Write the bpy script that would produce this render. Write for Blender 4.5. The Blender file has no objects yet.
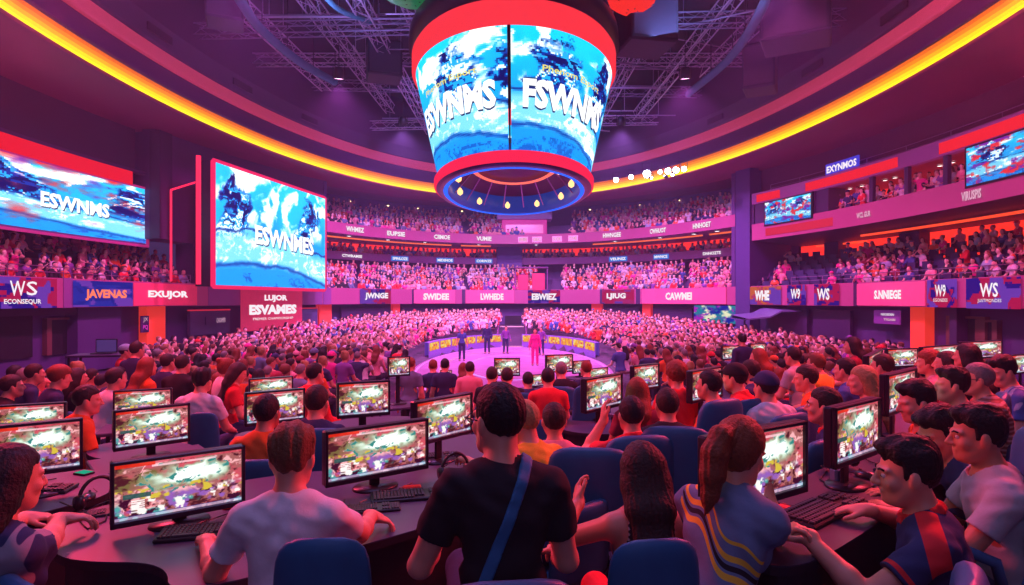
import bpy, math, random
import numpy as np
import openvdb
from mathutils import Vector, Matrix

random.seed(7)
RNG = np.random.default_rng(11)
SC = bpy.context.scene
COL = SC.collection
PI = math.pi
EX, EY, EC = 16.5, 27.0, 20.0        # the hall is an ellipse: semi-axes and centre on y
CAMZ, FPX, CX, HY = 2.0, 600.0, 512.0, 300.0

# ------------------------------------------------------------------ helpers
def tag(o, label=None, cat=None, group=None, kind=None):
    if label: o['label'] = label
    if cat: o['category'] = cat
    if group: o['group'] = group
    if kind: o['kind'] = kind
    return o

def empty(name, loc=(0, 0, 0), rz=0.0, label=None, cat=None, group=None):
    o = bpy.data.objects.new(name, None)
    COL.objects.link(o)
    o.location = loc
    o.rotation_euler = (0, 0, rz)
    o.empty_display_size = 0.1
    return tag(o, label, cat, group)

def link(name, me, parent=None):
    o = bpy.data.objects.new(name, me)
    COL.objects.link(o)
    if parent: o.parent = parent
    return o

def pix(px, py, z):
    """point of the horizontal plane z seen at a pixel"""
    D = (CAMZ - z) * FPX / (py - HY)
    return Vector(((px - CX) / FPX * D, D, z))

def atD(px, py, D):
    return Vector(((px - CX) / FPX * D, D, CAMZ - (py - HY) / FPX * D))

def hit(px, d=0.0):
    r = (px - CX) / FPX
    a, b = EX + d, EY + d
    A = (r / a) ** 2 + 1 / b ** 2
    B = -2 * EC / b ** 2
    C_ = EC * EC / b ** 2 - 1
    D = (-B + math.sqrt(B * B - 4 * A * C_)) / (2 * A)
    return r * D, D

def T(px, d=0.0):
    x, y = hit(px, d)
    return math.atan2(x / (EX + d), (y - EC) / (EY + d))

def EP(t, d=0.0, z=0.0):
    return Vector(((EX + d) * math.sin(t), EC + (EY + d) * math.cos(t), z))

def smoothstep(a, b, x):
    t = min(1, max(0, (x - a) / (b - a)))
    return t * t * (3 - 2 * t)

def crowd_floor(x, y):
    return -0.9 + 0.95 * min(1, max(0, (y - 29) / 14)) + .45 * min(1, max(0, (22 - y) / 8))

STEPS = [(3.62, .25), (4.6, .12), (7.0, 0.0), (9.0, -.25), (11.0, -.5)]
def F(x, y):
    """height of the terraced floor"""
    for lim, z in STEPS:
        if y < lim:
            return z if y < 7 else max(z, crowd_floor(x, y))
    return crowd_floor(x, y)

# ------------------------------------------------------------------ materials
MATS = {}
def mat(name, col, rough=.6, metal=0., emit=None, es=0., var=.12, scale=6., bump=0., spec=.5, sheen=0., trans=0., coat=0.):
    if name in MATS: return MATS[name]
    m = bpy.data.materials.new(name); m.use_nodes = True
    nt = m.node_tree; b = nt.nodes['Principled BSDF']
    b.inputs['Roughness'].default_value = rough
    b.inputs['Metallic'].default_value = metal
    b.inputs['Specular IOR Level'].default_value = spec
    if coat: b.inputs['Coat Weight'].default_value = coat
    if sheen: b.inputs['Sheen Weight'].default_value = sheen
    if trans: b.inputs['Transmission Weight'].default_value = trans
    c = (*col, 1)
    if var > 0:
        tc = nt.nodes.new('ShaderNodeTexCoord'); nz = nt.nodes.new('ShaderNodeTexNoise')
        nz.inputs['Scale'].default_value = scale; nz.inputs['Detail'].default_value = 3
        nt.links.new(tc.outputs['Object'], nz.inputs['Vector'])
        mx = nt.nodes.new('ShaderNodeMix'); mx.data_type = 'RGBA'
        mx.inputs[6].default_value = tuple(min(1, k * (1 - var)) for k in col) + (1,)
        mx.inputs[7].default_value = tuple(min(1, k * (1 + var)) for k in col) + (1,)
        nt.links.new(nz.outputs['Fac'], mx.inputs[0])
        nt.links.new(mx.outputs[2], b.inputs['Base Color'])
        if bump:
            bp = nt.nodes.new('ShaderNodeBump'); bp.inputs['Strength'].default_value = bump
            bp.inputs['Distance'].default_value = .01
            nt.links.new(nz.outputs['Fac'], bp.inputs['Height'])
            nt.links.new(bp.outputs['Normal'], b.inputs['Normal'])
    else:
        b.inputs['Base Color'].default_value = c
    if emit:
        b.inputs['Emission Color'].default_value = (*emit, 1)
        b.inputs['Emission Strength'].default_value = es
    MATS[name] = m
    return m

def glow(name, col, es, mis=True):
    if name in MATS: return MATS[name]
    m = bpy.data.materials.new(name); m.use_nodes = True
    nt = m.node_tree; nt.nodes.clear()
    o = nt.nodes.new('ShaderNodeOutputMaterial'); e = nt.nodes.new('ShaderNodeEmission')
    e.inputs['Color'].default_value = (*col, 1); e.inputs['Strength'].default_value = es
    nt.links.new(e.outputs[0], o.inputs[0])
    if not mis: m.cycles.emission_sampling = 'NONE'
    MATS[name] = m
    return m

def attr_glow(name, es, mis=True):
    """emissive display whose picture is stored per face corner"""
    if name in MATS: return MATS[name]
    m = glow(name, (1, 1, 1), es, mis)
    nt = m.node_tree; a = nt.nodes.new('ShaderNodeAttribute'); a.attribute_name = 'art'
    e = [n for n in nt.nodes if n.type == 'EMISSION'][0]
    nt.links.new(a.outputs['Color'], e.inputs['Color'])
    return m

def attr_mat(name, rough=.8, attr='col', emit=0.0):
    if name in MATS: return MATS[name]
    m = bpy.data.materials.new(name); m.use_nodes = True
    nt = m.node_tree; b = nt.nodes['Principled BSDF']
    b.inputs['Roughness'].default_value = rough
    a = nt.nodes.new('ShaderNodeAttribute'); a.attribute_name = attr
    nt.links.new(a.outputs['Color'], b.inputs['Base Color'])
    MATS[name] = m
    return m

# ------------------------------------------------------------------ mesh builder
class MB:
    def __init__(s): s.v = []; s.f = []; s.m = []
    def add(s, vs, fs, mi=0):
        n = len(s.v); s.v += [tuple(v) for v in vs]
        s.f += [tuple(n + i for i in f) for f in fs]; s.m += [mi] * len(fs)
    def box(s, c, size, rz=0., mi=0, bev=0., R=None):
        x, y, z = (k / 2 for k in size)
        if bev:
            b = min(bev, x * .9, y * .9, z * .9)
            vs = []
            for sx in (-1, 1):
                for sy in (-1, 1):
                    for sz in (-1, 1):
                        vs += [(sx * x, sy * (y - b), sz * (z - b)), (sx * (x - b), sy * y, sz * (z - b)), (sx * (x - b), sy * (y - b), sz * z)]
            def I(sx, sy, sz, k): return ((sx > 0) * 4 + (sy > 0) * 2 + (sz > 0)) * 3 + k
            fs = []
            q = [(-1, -1), (1, -1), (1, 1), (-1, 1)]
            for sgn in (-1, 1):
                o = 1 if sgn > 0 else -1
                fs.append([I(sgn, a, b_, 0) for a, b_ in q][::o])
                fs.append([I(a, sgn, b_, 1) for a, b_ in q][::-o])
                fs.append([I(a, b_, sgn, 2) for a, b_ in q][::o])
            for a in (-1, 1):
                for b_ in (-1, 1):
                    fs.append((I(a, b_, -1, 0), I(a, b_, 1, 0), I(a, b_, 1, 1), I(a, b_, -1, 1))[::(1 if a * b_ < 0 else -1)])
                    fs.append((I(a, -1, b_, 0), I(a, 1, b_, 0), I(a, 1, b_, 2), I(a, -1, b_, 2))[::(-1 if a * b_ < 0 else 1)])
                    fs.append((I(-1, a, b_, 1), I(1, a, b_, 1), I(1, a, b_, 2), I(-1, a, b_, 2))[::(1 if a * b_ < 0 else -1)])
            for sx in (-1, 1):
                for sy in (-1, 1):
                    for sz in (-1, 1):
                        t = (I(sx, sy, sz, 0), I(sx, sy, sz, 1), I(sx, sy, sz, 2))
                        fs.append(t[::1 if sx * sy * sz > 0 else -1])
        else:
            vs = [(sx * x, sy * y, sz * z) for sx in (-1, 1) for sy in (-1, 1) for sz in (-1, 1)]
            fs = [(0, 1, 3, 2), (4, 6, 7, 5), (0, 4, 5, 1), (2, 3, 7, 6), (0, 2, 6, 4), (1, 5, 7, 3)]
        if R is None: R = Matrix.Rotation(rz, 3, 'Z')
        c = Vector(c)
        s.add([c + R @ Vector(v) for v in vs], fs, mi)
    def tube(s, pts, r, n=8, mi=0, cap=True, r2=None):
        pts = [Vector(p) for p in pts]
        N = len(pts); rings = []
        rr = r if isinstance(r, (list, tuple)) else [r + ((r2 if r2 is not None else r) - r) * i / max(1, N - 1) for i in range(N)]
        up = None; vs = []
        for i, p in enumerate(pts):
            d = (pts[min(i + 1, N - 1)] - pts[max(i - 1, 0)])
            if d.length < 1e-9: d = Vector((0, 0, 1))
            d.normalize()
            if up is None:
                up = Vector((0, 0, 1)) if abs(d.z) < .9 else Vector((1, 0, 0))
            a = d.cross(up)
            if a.length < 1e-6: a = d.cross(Vector((1, 0, 0)))
            a.normalize(); up = a.cross(d).normalized()
            for k in range(n):
                w = 2 * PI * k / n
                vs.append(p + (a * math.cos(w) + up * math.sin(w)) * rr[i])
        fs = [(i * n + k, i * n + (k + 1) % n, (i + 1) * n + (k + 1) % n, (i + 1) * n + k) for i in range(N - 1) for k in range(n)]
        if cap: fs += [tuple(range(n))[::-1], tuple((N - 1) * n + k for k in range(n))]
        s.add(vs, fs, mi)
    def lathe(s, prof, c=(0, 0, 0), n=24, mi=0, sx=1., sy=1.):
        vs = [(c[0] + r * sx * math.cos(2 * PI * k / n), c[1] + r * sy * math.sin(2 * PI * k / n), c[2] + z) for r, z in prof for k in range(n)]
        fs = [(i * n + k, i * n + (k + 1) % n, (i + 1) * n + (k + 1) % n, (i + 1) * n + k) for i in range(len(prof) - 1) for k in range(n)]
        s.add(vs, fs, mi)
    def prism(s, poly, z0, z1, mi=0):
        n = len(poly)
        vs = [(p[0], p[1], z0) for p in poly] + [(p[0], p[1], z1) for p in poly]
        fs = [tuple(range(n))[::-1], tuple(range(n, 2 * n))] + [(i, (i + 1) % n, n + (i + 1) % n, n + i) for i in range(n)]
        s.add(vs, fs, mi)
    def build(s, name, mats, parent=None, smooth=False, flip=False):
        me = bpy.data.meshes.new(name)
        f = [x[::-1] for x in s.f] if flip else s.f
        me.from_pydata(s.v, [], f)
        for m in (mats if isinstance(mats, (list, tuple)) else [mats]): me.materials.append(m)
        me.polygons.foreach_set('material_index', s.m)
        if smooth: me.polygons.foreach_set('use_smooth', [True] * len(s.f))
        me.update()
        return link(name, me, parent)

def sweep(prof, t0, t1, n, closed_prof=False, rows=None):
    """profile [(d,z)...] swept along the hall's ellipse -> MB"""
    b = MB(); P = len(prof)
    vs = [EP(t0 + (t1 - t0) * i / n, d, z) for i in range(n + 1) for d, z in prof]
    m = P if closed_prof else P - 1
    fs = [(i * P + j, i * P + (j + 1) % P, (i + 1) * P + (j + 1) % P, (i + 1) * P + j) for i in range(n) for j in range(m)]
    if closed_prof:
        fs += [tuple(range(P))[::-1], tuple(n * P + j for j in range(P))]
    b.add(vs, fs)
    return b

def slab(t0, t1, d0, d1, z0, z1, n=None):
    n = n or max(1, int(abs(t1 - t0) * 30))
    return sweep([(d0, z0), (d0, z1), (d1, z1), (d1, z0)], t0, t1, n, True)

def struct(b, name, m, smooth=False):
    o = b.build(name, m, None, smooth) if isinstance(b, MB) else b
    o['kind'] = 'structure'
    return o

# ------------------------------------------------------------------ lettering
_font_cache = {}
def text_data(s, bold=.018):
    """flat lettering as (verts Nx2 scaled so cap height = 1, centred), faces"""
    if (s, bold) in _font_cache: return _font_cache[(s, bold)]
    cu = bpy.data.curves.new('lettering', 'FONT'); cu.body = s; cu.offset = bold
    cu.resolution_u = 2; cu.align_x = 'CENTER'; cu.extrude = 0; cu.fill_mode = 'FRONT'
    o = bpy.data.objects.new('lettering', cu); COL.objects.link(o)
    bpy.context.view_layer.update()
    me = bpy.data.meshes.new_from_object(o.evaluated_get(bpy.context.evaluated_depsgraph_get()))
    v = np.zeros(len(me.vertices) * 3, 'f'); me.vertices.foreach_get('co', v); v = v.reshape(-1, 3)[:, :2]
    f = [tuple(p.vertices) for p in me.polygons]
    bpy.data.objects.remove(o); bpy.data.curves.remove(cu); bpy.data.meshes.remove(me)
    v[:, 0] -= (v[:, 0].min() + v[:, 0].max()) / 2
    lo, hi = v[:, 1].min(), v[:, 1].max()
    v = np.stack([v[:, 0], v[:, 1] - (lo + hi) / 2], 1) / max(1e-6, hi - lo)
    _font_cache[(s, bold)] = (v, f)
    return v, f

def text_map(s, w, h, fn, bold=.018, slant=0.0, thick=0.0):
    """letters fitted into w x h and mapped by fn(u, v) -> point; thick extrudes along fn's third argument"""
    v, f = text_data(s, bold)
    ww = v[:, 0].max() - v[:, 0].min()
    b = MB()
    sx = w / ww
    P = [fn(x * sx + y * h * slant, y * h) for x, y in v]
    b.add(P, f)
    return b

def wall_sign_map(t, d, z, yaw=0):
    """local (u right as seen from inside, v up) at the ellipse point t"""
    def fn(u, v):
        # arc step
        tx, ty = (EX + d) * math.cos(t), -(EY + d) * math.sin(t)
        L = math.hypot(tx, ty)
        return EP(t + u / L, d, z + v)
    return fn

# ------------------------------------------------------------------ numpy noise + display pictures
def vnoise(u, v, seed):
    r = np.random.default_rng(seed); G = r.random((64, 64)).astype('f')
    x0 = np.floor(u).astype(int); y0 = np.floor(v).astype(int)
    fx = u - x0; fy = v - y0
    fx = fx * fx * (3 - 2 * fx); fy = fy * fy * (3 - 2 * fy)
    g = lambda a, b: G[a % 64, b % 64]
    return (g(x0, y0) * (1 - fx) + g(x0 + 1, y0) * fx) * (1 - fy) + (g(x0, y0 + 1) * (1 - fx) + g(x0 + 1, y0 + 1) * fx) * fy

def fbm(u, v, sc, seed, oc=4, asp=1.6):
    s = 0; a = .5; t = 0
    for i in range(oc):
        s = s + a * vnoise(u * sc * asp + 13.7 * i, v * sc + 7.1 * i, seed + i); t += a
        a *= .55; sc *= 2.05
    return s / t

def lerpc(c, col, m):
    m = np.clip(m, 0, 1)[..., None]
    return c * (1 - m) + np.array(col, 'f') * m

def art_game(u, v, seed=3):
    """the match shown on every monitor"""
    n1 = fbm(u, v, 3, seed, 3); n2 = fbm(u + n1 * .5, v - n1 * .4, 4, seed + 20, 3); n3 = fbm(u + n2 * .3, v, 8, seed + 40, 3)
    c = np.zeros(u.shape + (3,), 'f') + np.array((.62, .36, .36), 'f')
    c = lerpc(c, (.78, .30, .36), (n2 - .47) * 7)
    c = lerpc(c, (.45, .38, .24), (n1 - .50) * 8 * (u < .5))
    c = lerpc(c, (.93, .66, .68), (n3 - .56) * 9)
    c = lerpc(c, (.30, .12, .16), (.40 - n3) * 9)
    r = np.hypot((u - .54 + (n1 - .5) * .45) / .27, (v - .64 + (n2 - .5) * .45 - (u - .5) * .15) / .21)
    c = lerpc(c, (.62, .74, .60), (1.25 - r) * 2.0)
    c = lerpc(c, (.97, 1., .98), (.92 - r) * 3)
    c = lerpc(c, (.20, .50, .48), (n3 - .60) * 12 * (r < 1.3) * (r > .55))
    low = np.clip((.45 - v) * 5, 0, 1)
    c = lerpc(c, (.55, .35, .68), (fbm(u, v, 6, seed + 60, 3) - .54) * 9 * low)
    c = lerpc(c, (.30, .62, .60), (fbm(u, v, 4, seed + 61, 3) - .52) * 9 * np.clip((.33 - v) * 8, 0, 1))
    c = lerpc(c, (.95, .92, .90), (fbm(u, v, 9, seed + 62, 3) - .58) * 14 * low)
    c = lerpc(c, (.25, .08, .18), (fbm(u, v, 9, seed + 63, 3) - .60) * 14 * low)
    c = lerpc(c, (.80, .70, .25), (fbm(u, v, 8, seed + 64, 3) - .62) * 12 * (abs(v - .42) < .1))
    c = lerpc(c, (.85, .16, .10), ((v > .93) & (u < .30)) * .85)
    c = lerpc(c, (.80, .26, .34), ((v > .95) & (u >= .30)) * .7)
    c = lerpc(c, (.97, .78, .82), ((v > .885) & (v < .925) & (u > .27) & (u < .78)) * .75)
    c = lerpc(c, (.15, .30, .30), ((v > .36) & (v < .45) & (u > .06) & (u < .27)) * .85)
    bars = ((u > .12) & (u < .22) & (v > .10) & (v < .33) & ((v * 26) % 1 < .62))
    c = lerpc(c, (.95, .90, .90), bars * .9)
    c = lerpc(c, (.85, .80, .95), ((v < .045)) * .6)
    c = lerpc(c, (.30, .25, .5), ((v > .045) & (v < .065)) * .8)
    return np.clip(c, 0, 1)

def art_race(u, v, seed=5, warm=0.0, fig=(.12, .78)):
    """blue promotional picture: bright sky, clouds, dark machinery, a pale track"""
    n1 = fbm(u, v, 3, seed); n2 = fbm(u + n1 * .4, v + n1 * .3, 6, seed + 9); n3 = fbm(u + n2 * .4, v, 13, seed + 18)
    c = np.zeros(u.shape + (3,), 'f') + np.array((.05, .55, .90), 'f')
    c = lerpc(c, (.05, .76, .98), (v - .35) * 1.6 + (n1 - .5))
    c = lerpc(c, (.93, 1., 1.), (n2 - .50) * 10 * np.clip((v - .45) * 4, 0, 1))
    # dark machines at both sides
    for cx_, cy_, rx, ry in ((fig[0], .62, .12, .30), (fig[1], .66, .11, .27), (fig[0] + .05, .34, .16, .10)):
        r = np.hypot((u - cx_ + (n2 - .5) * .22) / rx, (v - cy_ + (n3 - .5) * .25) / ry)
        c = lerpc(c, (.03, .20, .58), (1.05 - r) * 6)
        c = lerpc(c, (.10, .62, .92), (1.0 - r) * 6 * (n3 > .50))
        c = lerpc(c, (.02, .08, .34), (1.0 - r) * 6 * (n3 < .42))
        c = lerpc(c, (.85, .95, 1.), (1.0 - r) * 6 * (n3 > .62))
    # track sweeping across
    ry = .22 + .12 * np.sin(u * 3.1 + .4) + (n1 - .5) * .08
    band = np.clip(1 - np.abs(v - ry) / .17, 0, 1)
    c = lerpc(c, (.45, .80, .95), band * 2.0)
    c = lerpc(c, (.95, 1., 1.), (n3 - .52) * 9 * band)
    c = lerpc(c, (.01, .16, .50), np.clip(1 - np.abs(v - ry - .155 - (n2 - .5) * .05) / .018, 0, 1))
    c = lerpc(c, (.02, .25, .62), np.clip(1 - np.abs(v - ry + .13 + (n2 - .5) * .05) / .03, 0, 1))
    c = lerpc(c, (.03, .35, .75), (n3 - .56) * 9 * (v < .13))
    if warm:
        c = lerpc(c, (.85, .20, .22), (fbm(u, v, 7, seed + 50) - .57) * 12 * warm)
        c = lerpc(c, (.45, .15, .60), (fbm(u, v, 6, seed + 51) - .58) * 12 * warm)
    return np.clip(c, 0, 1)

def art_banner(u, v, seed, base=(.20, .12, .60), hot=(.82, .14, .36)):
    n = fbm(u, v, 2.2, seed, 2); n2 = fbm(u + n, v, 3.0, seed + 4, 2)
    c = np.zeros(u.shape + (3,), 'f') + np.array(base, 'f')
    c = lerpc(c, hot, ((n2 - .47) * 60))
    c = lerpc(c, (.50, .28, .80), ((n - .60) * 60))
    return c

def display(name, fn, art, nu, nv, m, parent=None, thick=None):
    """grid surface fn(u,v)->point carrying a picture in the corner attribute 'art'"""
    us, vs = np.meshgrid(np.linspace(0, 1, nu + 1), np.linspace(0, 1, nv + 1))
    P = [fn(float(a), float(b)) for a, b in zip(us.ravel(), vs.ravel())]
    W = nu + 1
    f = [(j * W + i, j * W + i + 1, (j + 1) * W + i + 1, (j + 1) * W + i) for j in range(nv) for i in range(nu)]
    me = bpy.data.meshes.new(name); me.from_pydata([tuple(p) for p in P], [], f)
    uc, vc = np.meshgrid((np.arange(nu) + .5) / nu, (np.arange(nv) + .5) / nv)
    c = art(uc.astype('f'), vc.astype('f')).reshape(-1, 3)
    c = np.clip(c, 0, 1) ** 2.2
    c4 = np.concatenate([c, np.ones((len(c), 1), 'f')], 1)
    at = me.color_attributes.new('art', 'FLOAT_COLOR', 'CORNER')
    at.data.foreach_set('color', np.repeat(c4, 4, 0).astype('f').ravel())
    me.materials.append(m); me.update()
    return link(name, me, parent)
# ------------------------------------------------------------------ signed-distance modelling of people
def V(*a): return np.array(a, 'f')

class Field:
    def __init__(s): s.p = []
    def rc(s, a, b, r1, r2=None, k=.02): s.p.append(('c', V(*a), V(*b), r1, r1 if r2 is None else r2, k)); return s
    def el(s, c, r, R=None, k=.03): s.p.append(('e', V(*c), V(*r), R, 0, k)); return s
    def copy(s): q = Field(); q.p = list(s.p); return q
    def bounds(s):
        lo = np.array([9e9] * 3); hi = -lo
        for t, a, b, r1, r2, k in s.p:
            if t == 'c':
                R = max(r1, r2); l = np.minimum(a, b) - R; h = np.maximum(a, b) + R
            else:
                R = float(b.max()); l = a - R; h = a + R
            lo = np.minimum(lo, l); hi = np.maximum(hi, h)
        return lo, hi
    def mesh(s, vox, post=None, grow=0.0, name='body'):
        lo, hi = s.bounds(); lo = lo - vox * 3 - grow; hi = hi + vox * 3 + grow
        n = np.ceil((hi - lo) / vox).astype(int) + 1
        ax = [(lo[i] + np.arange(n[i]) * vox).astype('f') for i in range(3)]
        BG = .07
        A = np.full(tuple(n), BG, 'f')
        for t, a, b, r1, r2, k in s.p:
            M = .07 + grow
            if t == 'c':
                R = max(r1, r2); l = np.minimum(a, b) - R - M; h = np.maximum(a, b) + R + M
            else:
                R = float(b.max()) if r1 is not None else 0; 
                ext = b if r1 is None else np.full(3, R)
                l = a - ext - M; h = a + ext + M
            i0 = np.maximum(0, ((l - lo) / vox).astype(int)); i1 = np.minimum(n, ((h - lo) / vox).astype(int) + 2)
            if (i1 <= i0).any(): continue
            X = ax[0][i0[0]:i1[0], None, None]; Y = ax[1][None, i0[1]:i1[1], None]; Z = ax[2][None, None, i0[2]:i1[2]]
            if t == 'c':
                ba = b - a; L2 = float(ba @ ba) + 1e-9
                tt = ((X - a[0]) * ba[0] + (Y - a[1]) * ba[1] + (Z - a[2]) * ba[2]) / L2
                tt = np.clip(tt, 0, 1)
                d = np.sqrt((X - a[0] - ba[0] * tt) ** 2 + (Y - a[1] - ba[1] * tt) ** 2 + (Z - a[2] - ba[2] * tt) ** 2) - (r1 + (r2 - r1) * tt)
            else:
                dx, dy, dz = X - a[0], Y - a[1], Z - a[2]
                if r1 is not None:
                    Q = r1   # rotation: local = Q @ world offset
                    dx, dy, dz = (Q[0, 0] * dx + Q[0, 1] * dy + Q[0, 2] * dz, Q[1, 0] * dx + Q[1, 1] * dy + Q[1, 2] * dz, Q[2, 0] * dx + Q[2, 1] * dy + Q[2, 2] * dz)
                k0 = np.sqrt((dx / b[0]) ** 2 + (dy / b[1]) ** 2 + (dz / b[2]) ** 2)
                k1 = np.sqrt((dx / b[0] ** 2) ** 2 + (dy / b[1] ** 2) ** 2 + (dz / b[2] ** 2) ** 2) + 1e-6
                d = k0 * (k0 - 1) / k1
            sl = tuple(slice(i0[i], i1[i]) for i in range(3))
            c = A[sl]
            h_ = np.clip(k - np.abs(c - d), 0, None) / k
            A[sl] = np.minimum(c, d) - h_ * h_ * k * .25
        if grow: A -= grow
        if post is not None:
            X = ax[0][:, None, None]; Y = ax[1][None, :, None]; Z = ax[2][None, None, :]
            A = post(X, Y, Z, A).astype('f')
        A = np.clip(A, -BG, BG)
        A[0] = A[-1] = BG; A[:, 0] = A[:, -1] = BG; A[:, :, 0] = A[:, :, -1] = BG
        g = openvdb.FloatGrid(BG); g.copyFromArray(np.ascontiguousarray(A))
        pts, quads = g.convertToQuads(isovalue=0.0)
        pts = pts * vox + lo
        return np.asarray(pts, 'f'), np.asarray(quads, 'i')

def np_mesh(name, pts, quads, mats, mi=None, smooth=True):
    me = bpy.data.meshes.new(name)
    nq = len(quads); k = quads.shape[1]
    me.vertices.add(len(pts)); me.vertices.foreach_set('co', np.asarray(pts, 'f').ravel())
    me.loops.add(nq * k); me.loops.foreach_set('vertex_index', quads.astype('i').ravel())
    me.polygons.add(nq); me.polygons.foreach_set('loop_start', np.arange(nq, dtype='i') * k)
    me.polygons.foreach_set('loop_total', np.full(nq, k, 'i'))
    if mi is not None: me.polygons.foreach_set('material_index', np.asarray(mi, 'i'))
    if smooth: me.polygons.foreach_set('use_smooth', np.ones(nq, bool))
    for m in mats: me.materials.append(m)
    me.update(calc_edges=True)
    return me

def rot(yaw=0, pitch=0, roll=0):
    """columns = local axes; local y forward, z up. yaw ccw, pitch down positive"""
    cy, sy = math.cos(yaw), math.sin(yaw); cp, sp = math.cos(pitch), math.sin(pitch); cr, sr = math.cos(roll), math.sin(roll)
    Rz = np.array([[cy, -sy, 0], [sy, cy, 0], [0, 0, 1]]); Rx = np.array([[1, 0, 0], [0, cp, sp], [0, -sp, cp]]); Ry = np.array([[cr, 0, sr], [0, 1, 0], [-sr, 0, cr]])
    return Rz @ Rx @ Ry

def ik(S, W, l1, l2, hint):
    d = W - S; L = np.linalg.norm(d)
    if L > (l1 + l2) * .985: d = d / L * (l1 + l2) * .985; W = S + d; L = np.linalg.norm(d)
    if L < abs(l1 - l2) + .04: d = d / L * (abs(l1 - l2) + .04); W = S + d; L = np.linalg.norm(d)
    u = d / L; a = (l1 * l1 - l2 * l2 + L * L) / (2 * L); h = math.sqrt(max(0, l1 * l1 - a * a))
    n = np.array(hint, float) - u * float(np.dot(hint, u)); n /= np.linalg.norm(n) + 1e-9
    return S + u * a + n * h, W

def unit(v): return v / (np.linalg.norm(v) + 1e-9)

SKIN = {}
def skin(tone):
    cols = {'light': (.72, .30, .21), 'tan': (.56, .22, .14), 'brown': (.34, .13, .08), 'pale': (.80, .42, .32)}
    return mat('skin_' + tone, cols[tone], .48, var=.06, scale=14, bump=.05)

def cloth(name, col): return mat('cloth_' + name, col, .85, var=.10, scale=40, bump=.15, spec=.3)
HAIRC = {'black': (.012, .010, .012), 'dark': (.03, .018, .014), 'brown': (.16, .065, .028), 'auburn': (.22, .05, .02), 'grey': (.20, .18, .18), 'blond': (.40, .24, .10)}
def hairm(c): return mat('hair_' + c, HAIRC[c], .62, var=.45, scale=90, bump=.6, spec=.35)

def hand_field(f, w, d, n, side, curl=.35, s=1., fingers=True, spread=.10):
    """w wrist, d direction of the hand, n back-of-hand normal, side +1: thumb towards +cross"""
    d = unit(d); n = unit(n - d * np.dot(n, d)); x = np.cross(d, n) * side     # x points to the thumb
    P = lambda a, b, c: w + (x * a + d * b + n * c) * s
    R = np.stack([x, d, n])
    f.el(P(0, .045, 0), (.040 * s, .052 * s, .017 * s), R, .015)
    f.rc(P(0, -.02, 0), P(0, .03, 0), .025 * s, .024 * s, .015)
    if not fingers:
        f.el(P(0, .115, -.012), (.034 * s, .05 * s, .014 * s), R, .01)
    else:
        for i, (o, L, r) in enumerate(((.029, .072, .0088), (.010, .082, .0092), (-.010, .076, .0088), (-.028, .060, .0078))):
            a = (1.5 - i) * spread * .9
            dd = np.array((math.sin(a), math.cos(a), 0))
            p0 = np.array((o, .085 - abs(o) * .25, 0.002)); c1 = curl * (1 + .12 * i)
            seg = [.44, .31, .25]; ang = 0.12; p = p0
            for q in seg:
                ang += c1
                step = np.array((dd[0] * math.cos(ang), dd[1] * math.cos(ang), -math.sin(ang))) * L * q
                p2 = p + step
                f.rc(P(*p), P(*p2), r * s, r * .9 * s, .004); p = p2
    t0 = np.array((.030, .020, -.004)); t1 = np.array((.056, .052, -.014)); t2 = np.array((.064, .082, -.022))
    f.rc(P(*t0), P(*t1), .0125 * s, .0105 * s, .010); f.rc(P(*t1), P(*t2), .0105 * s, .009 * s, .004)

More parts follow.
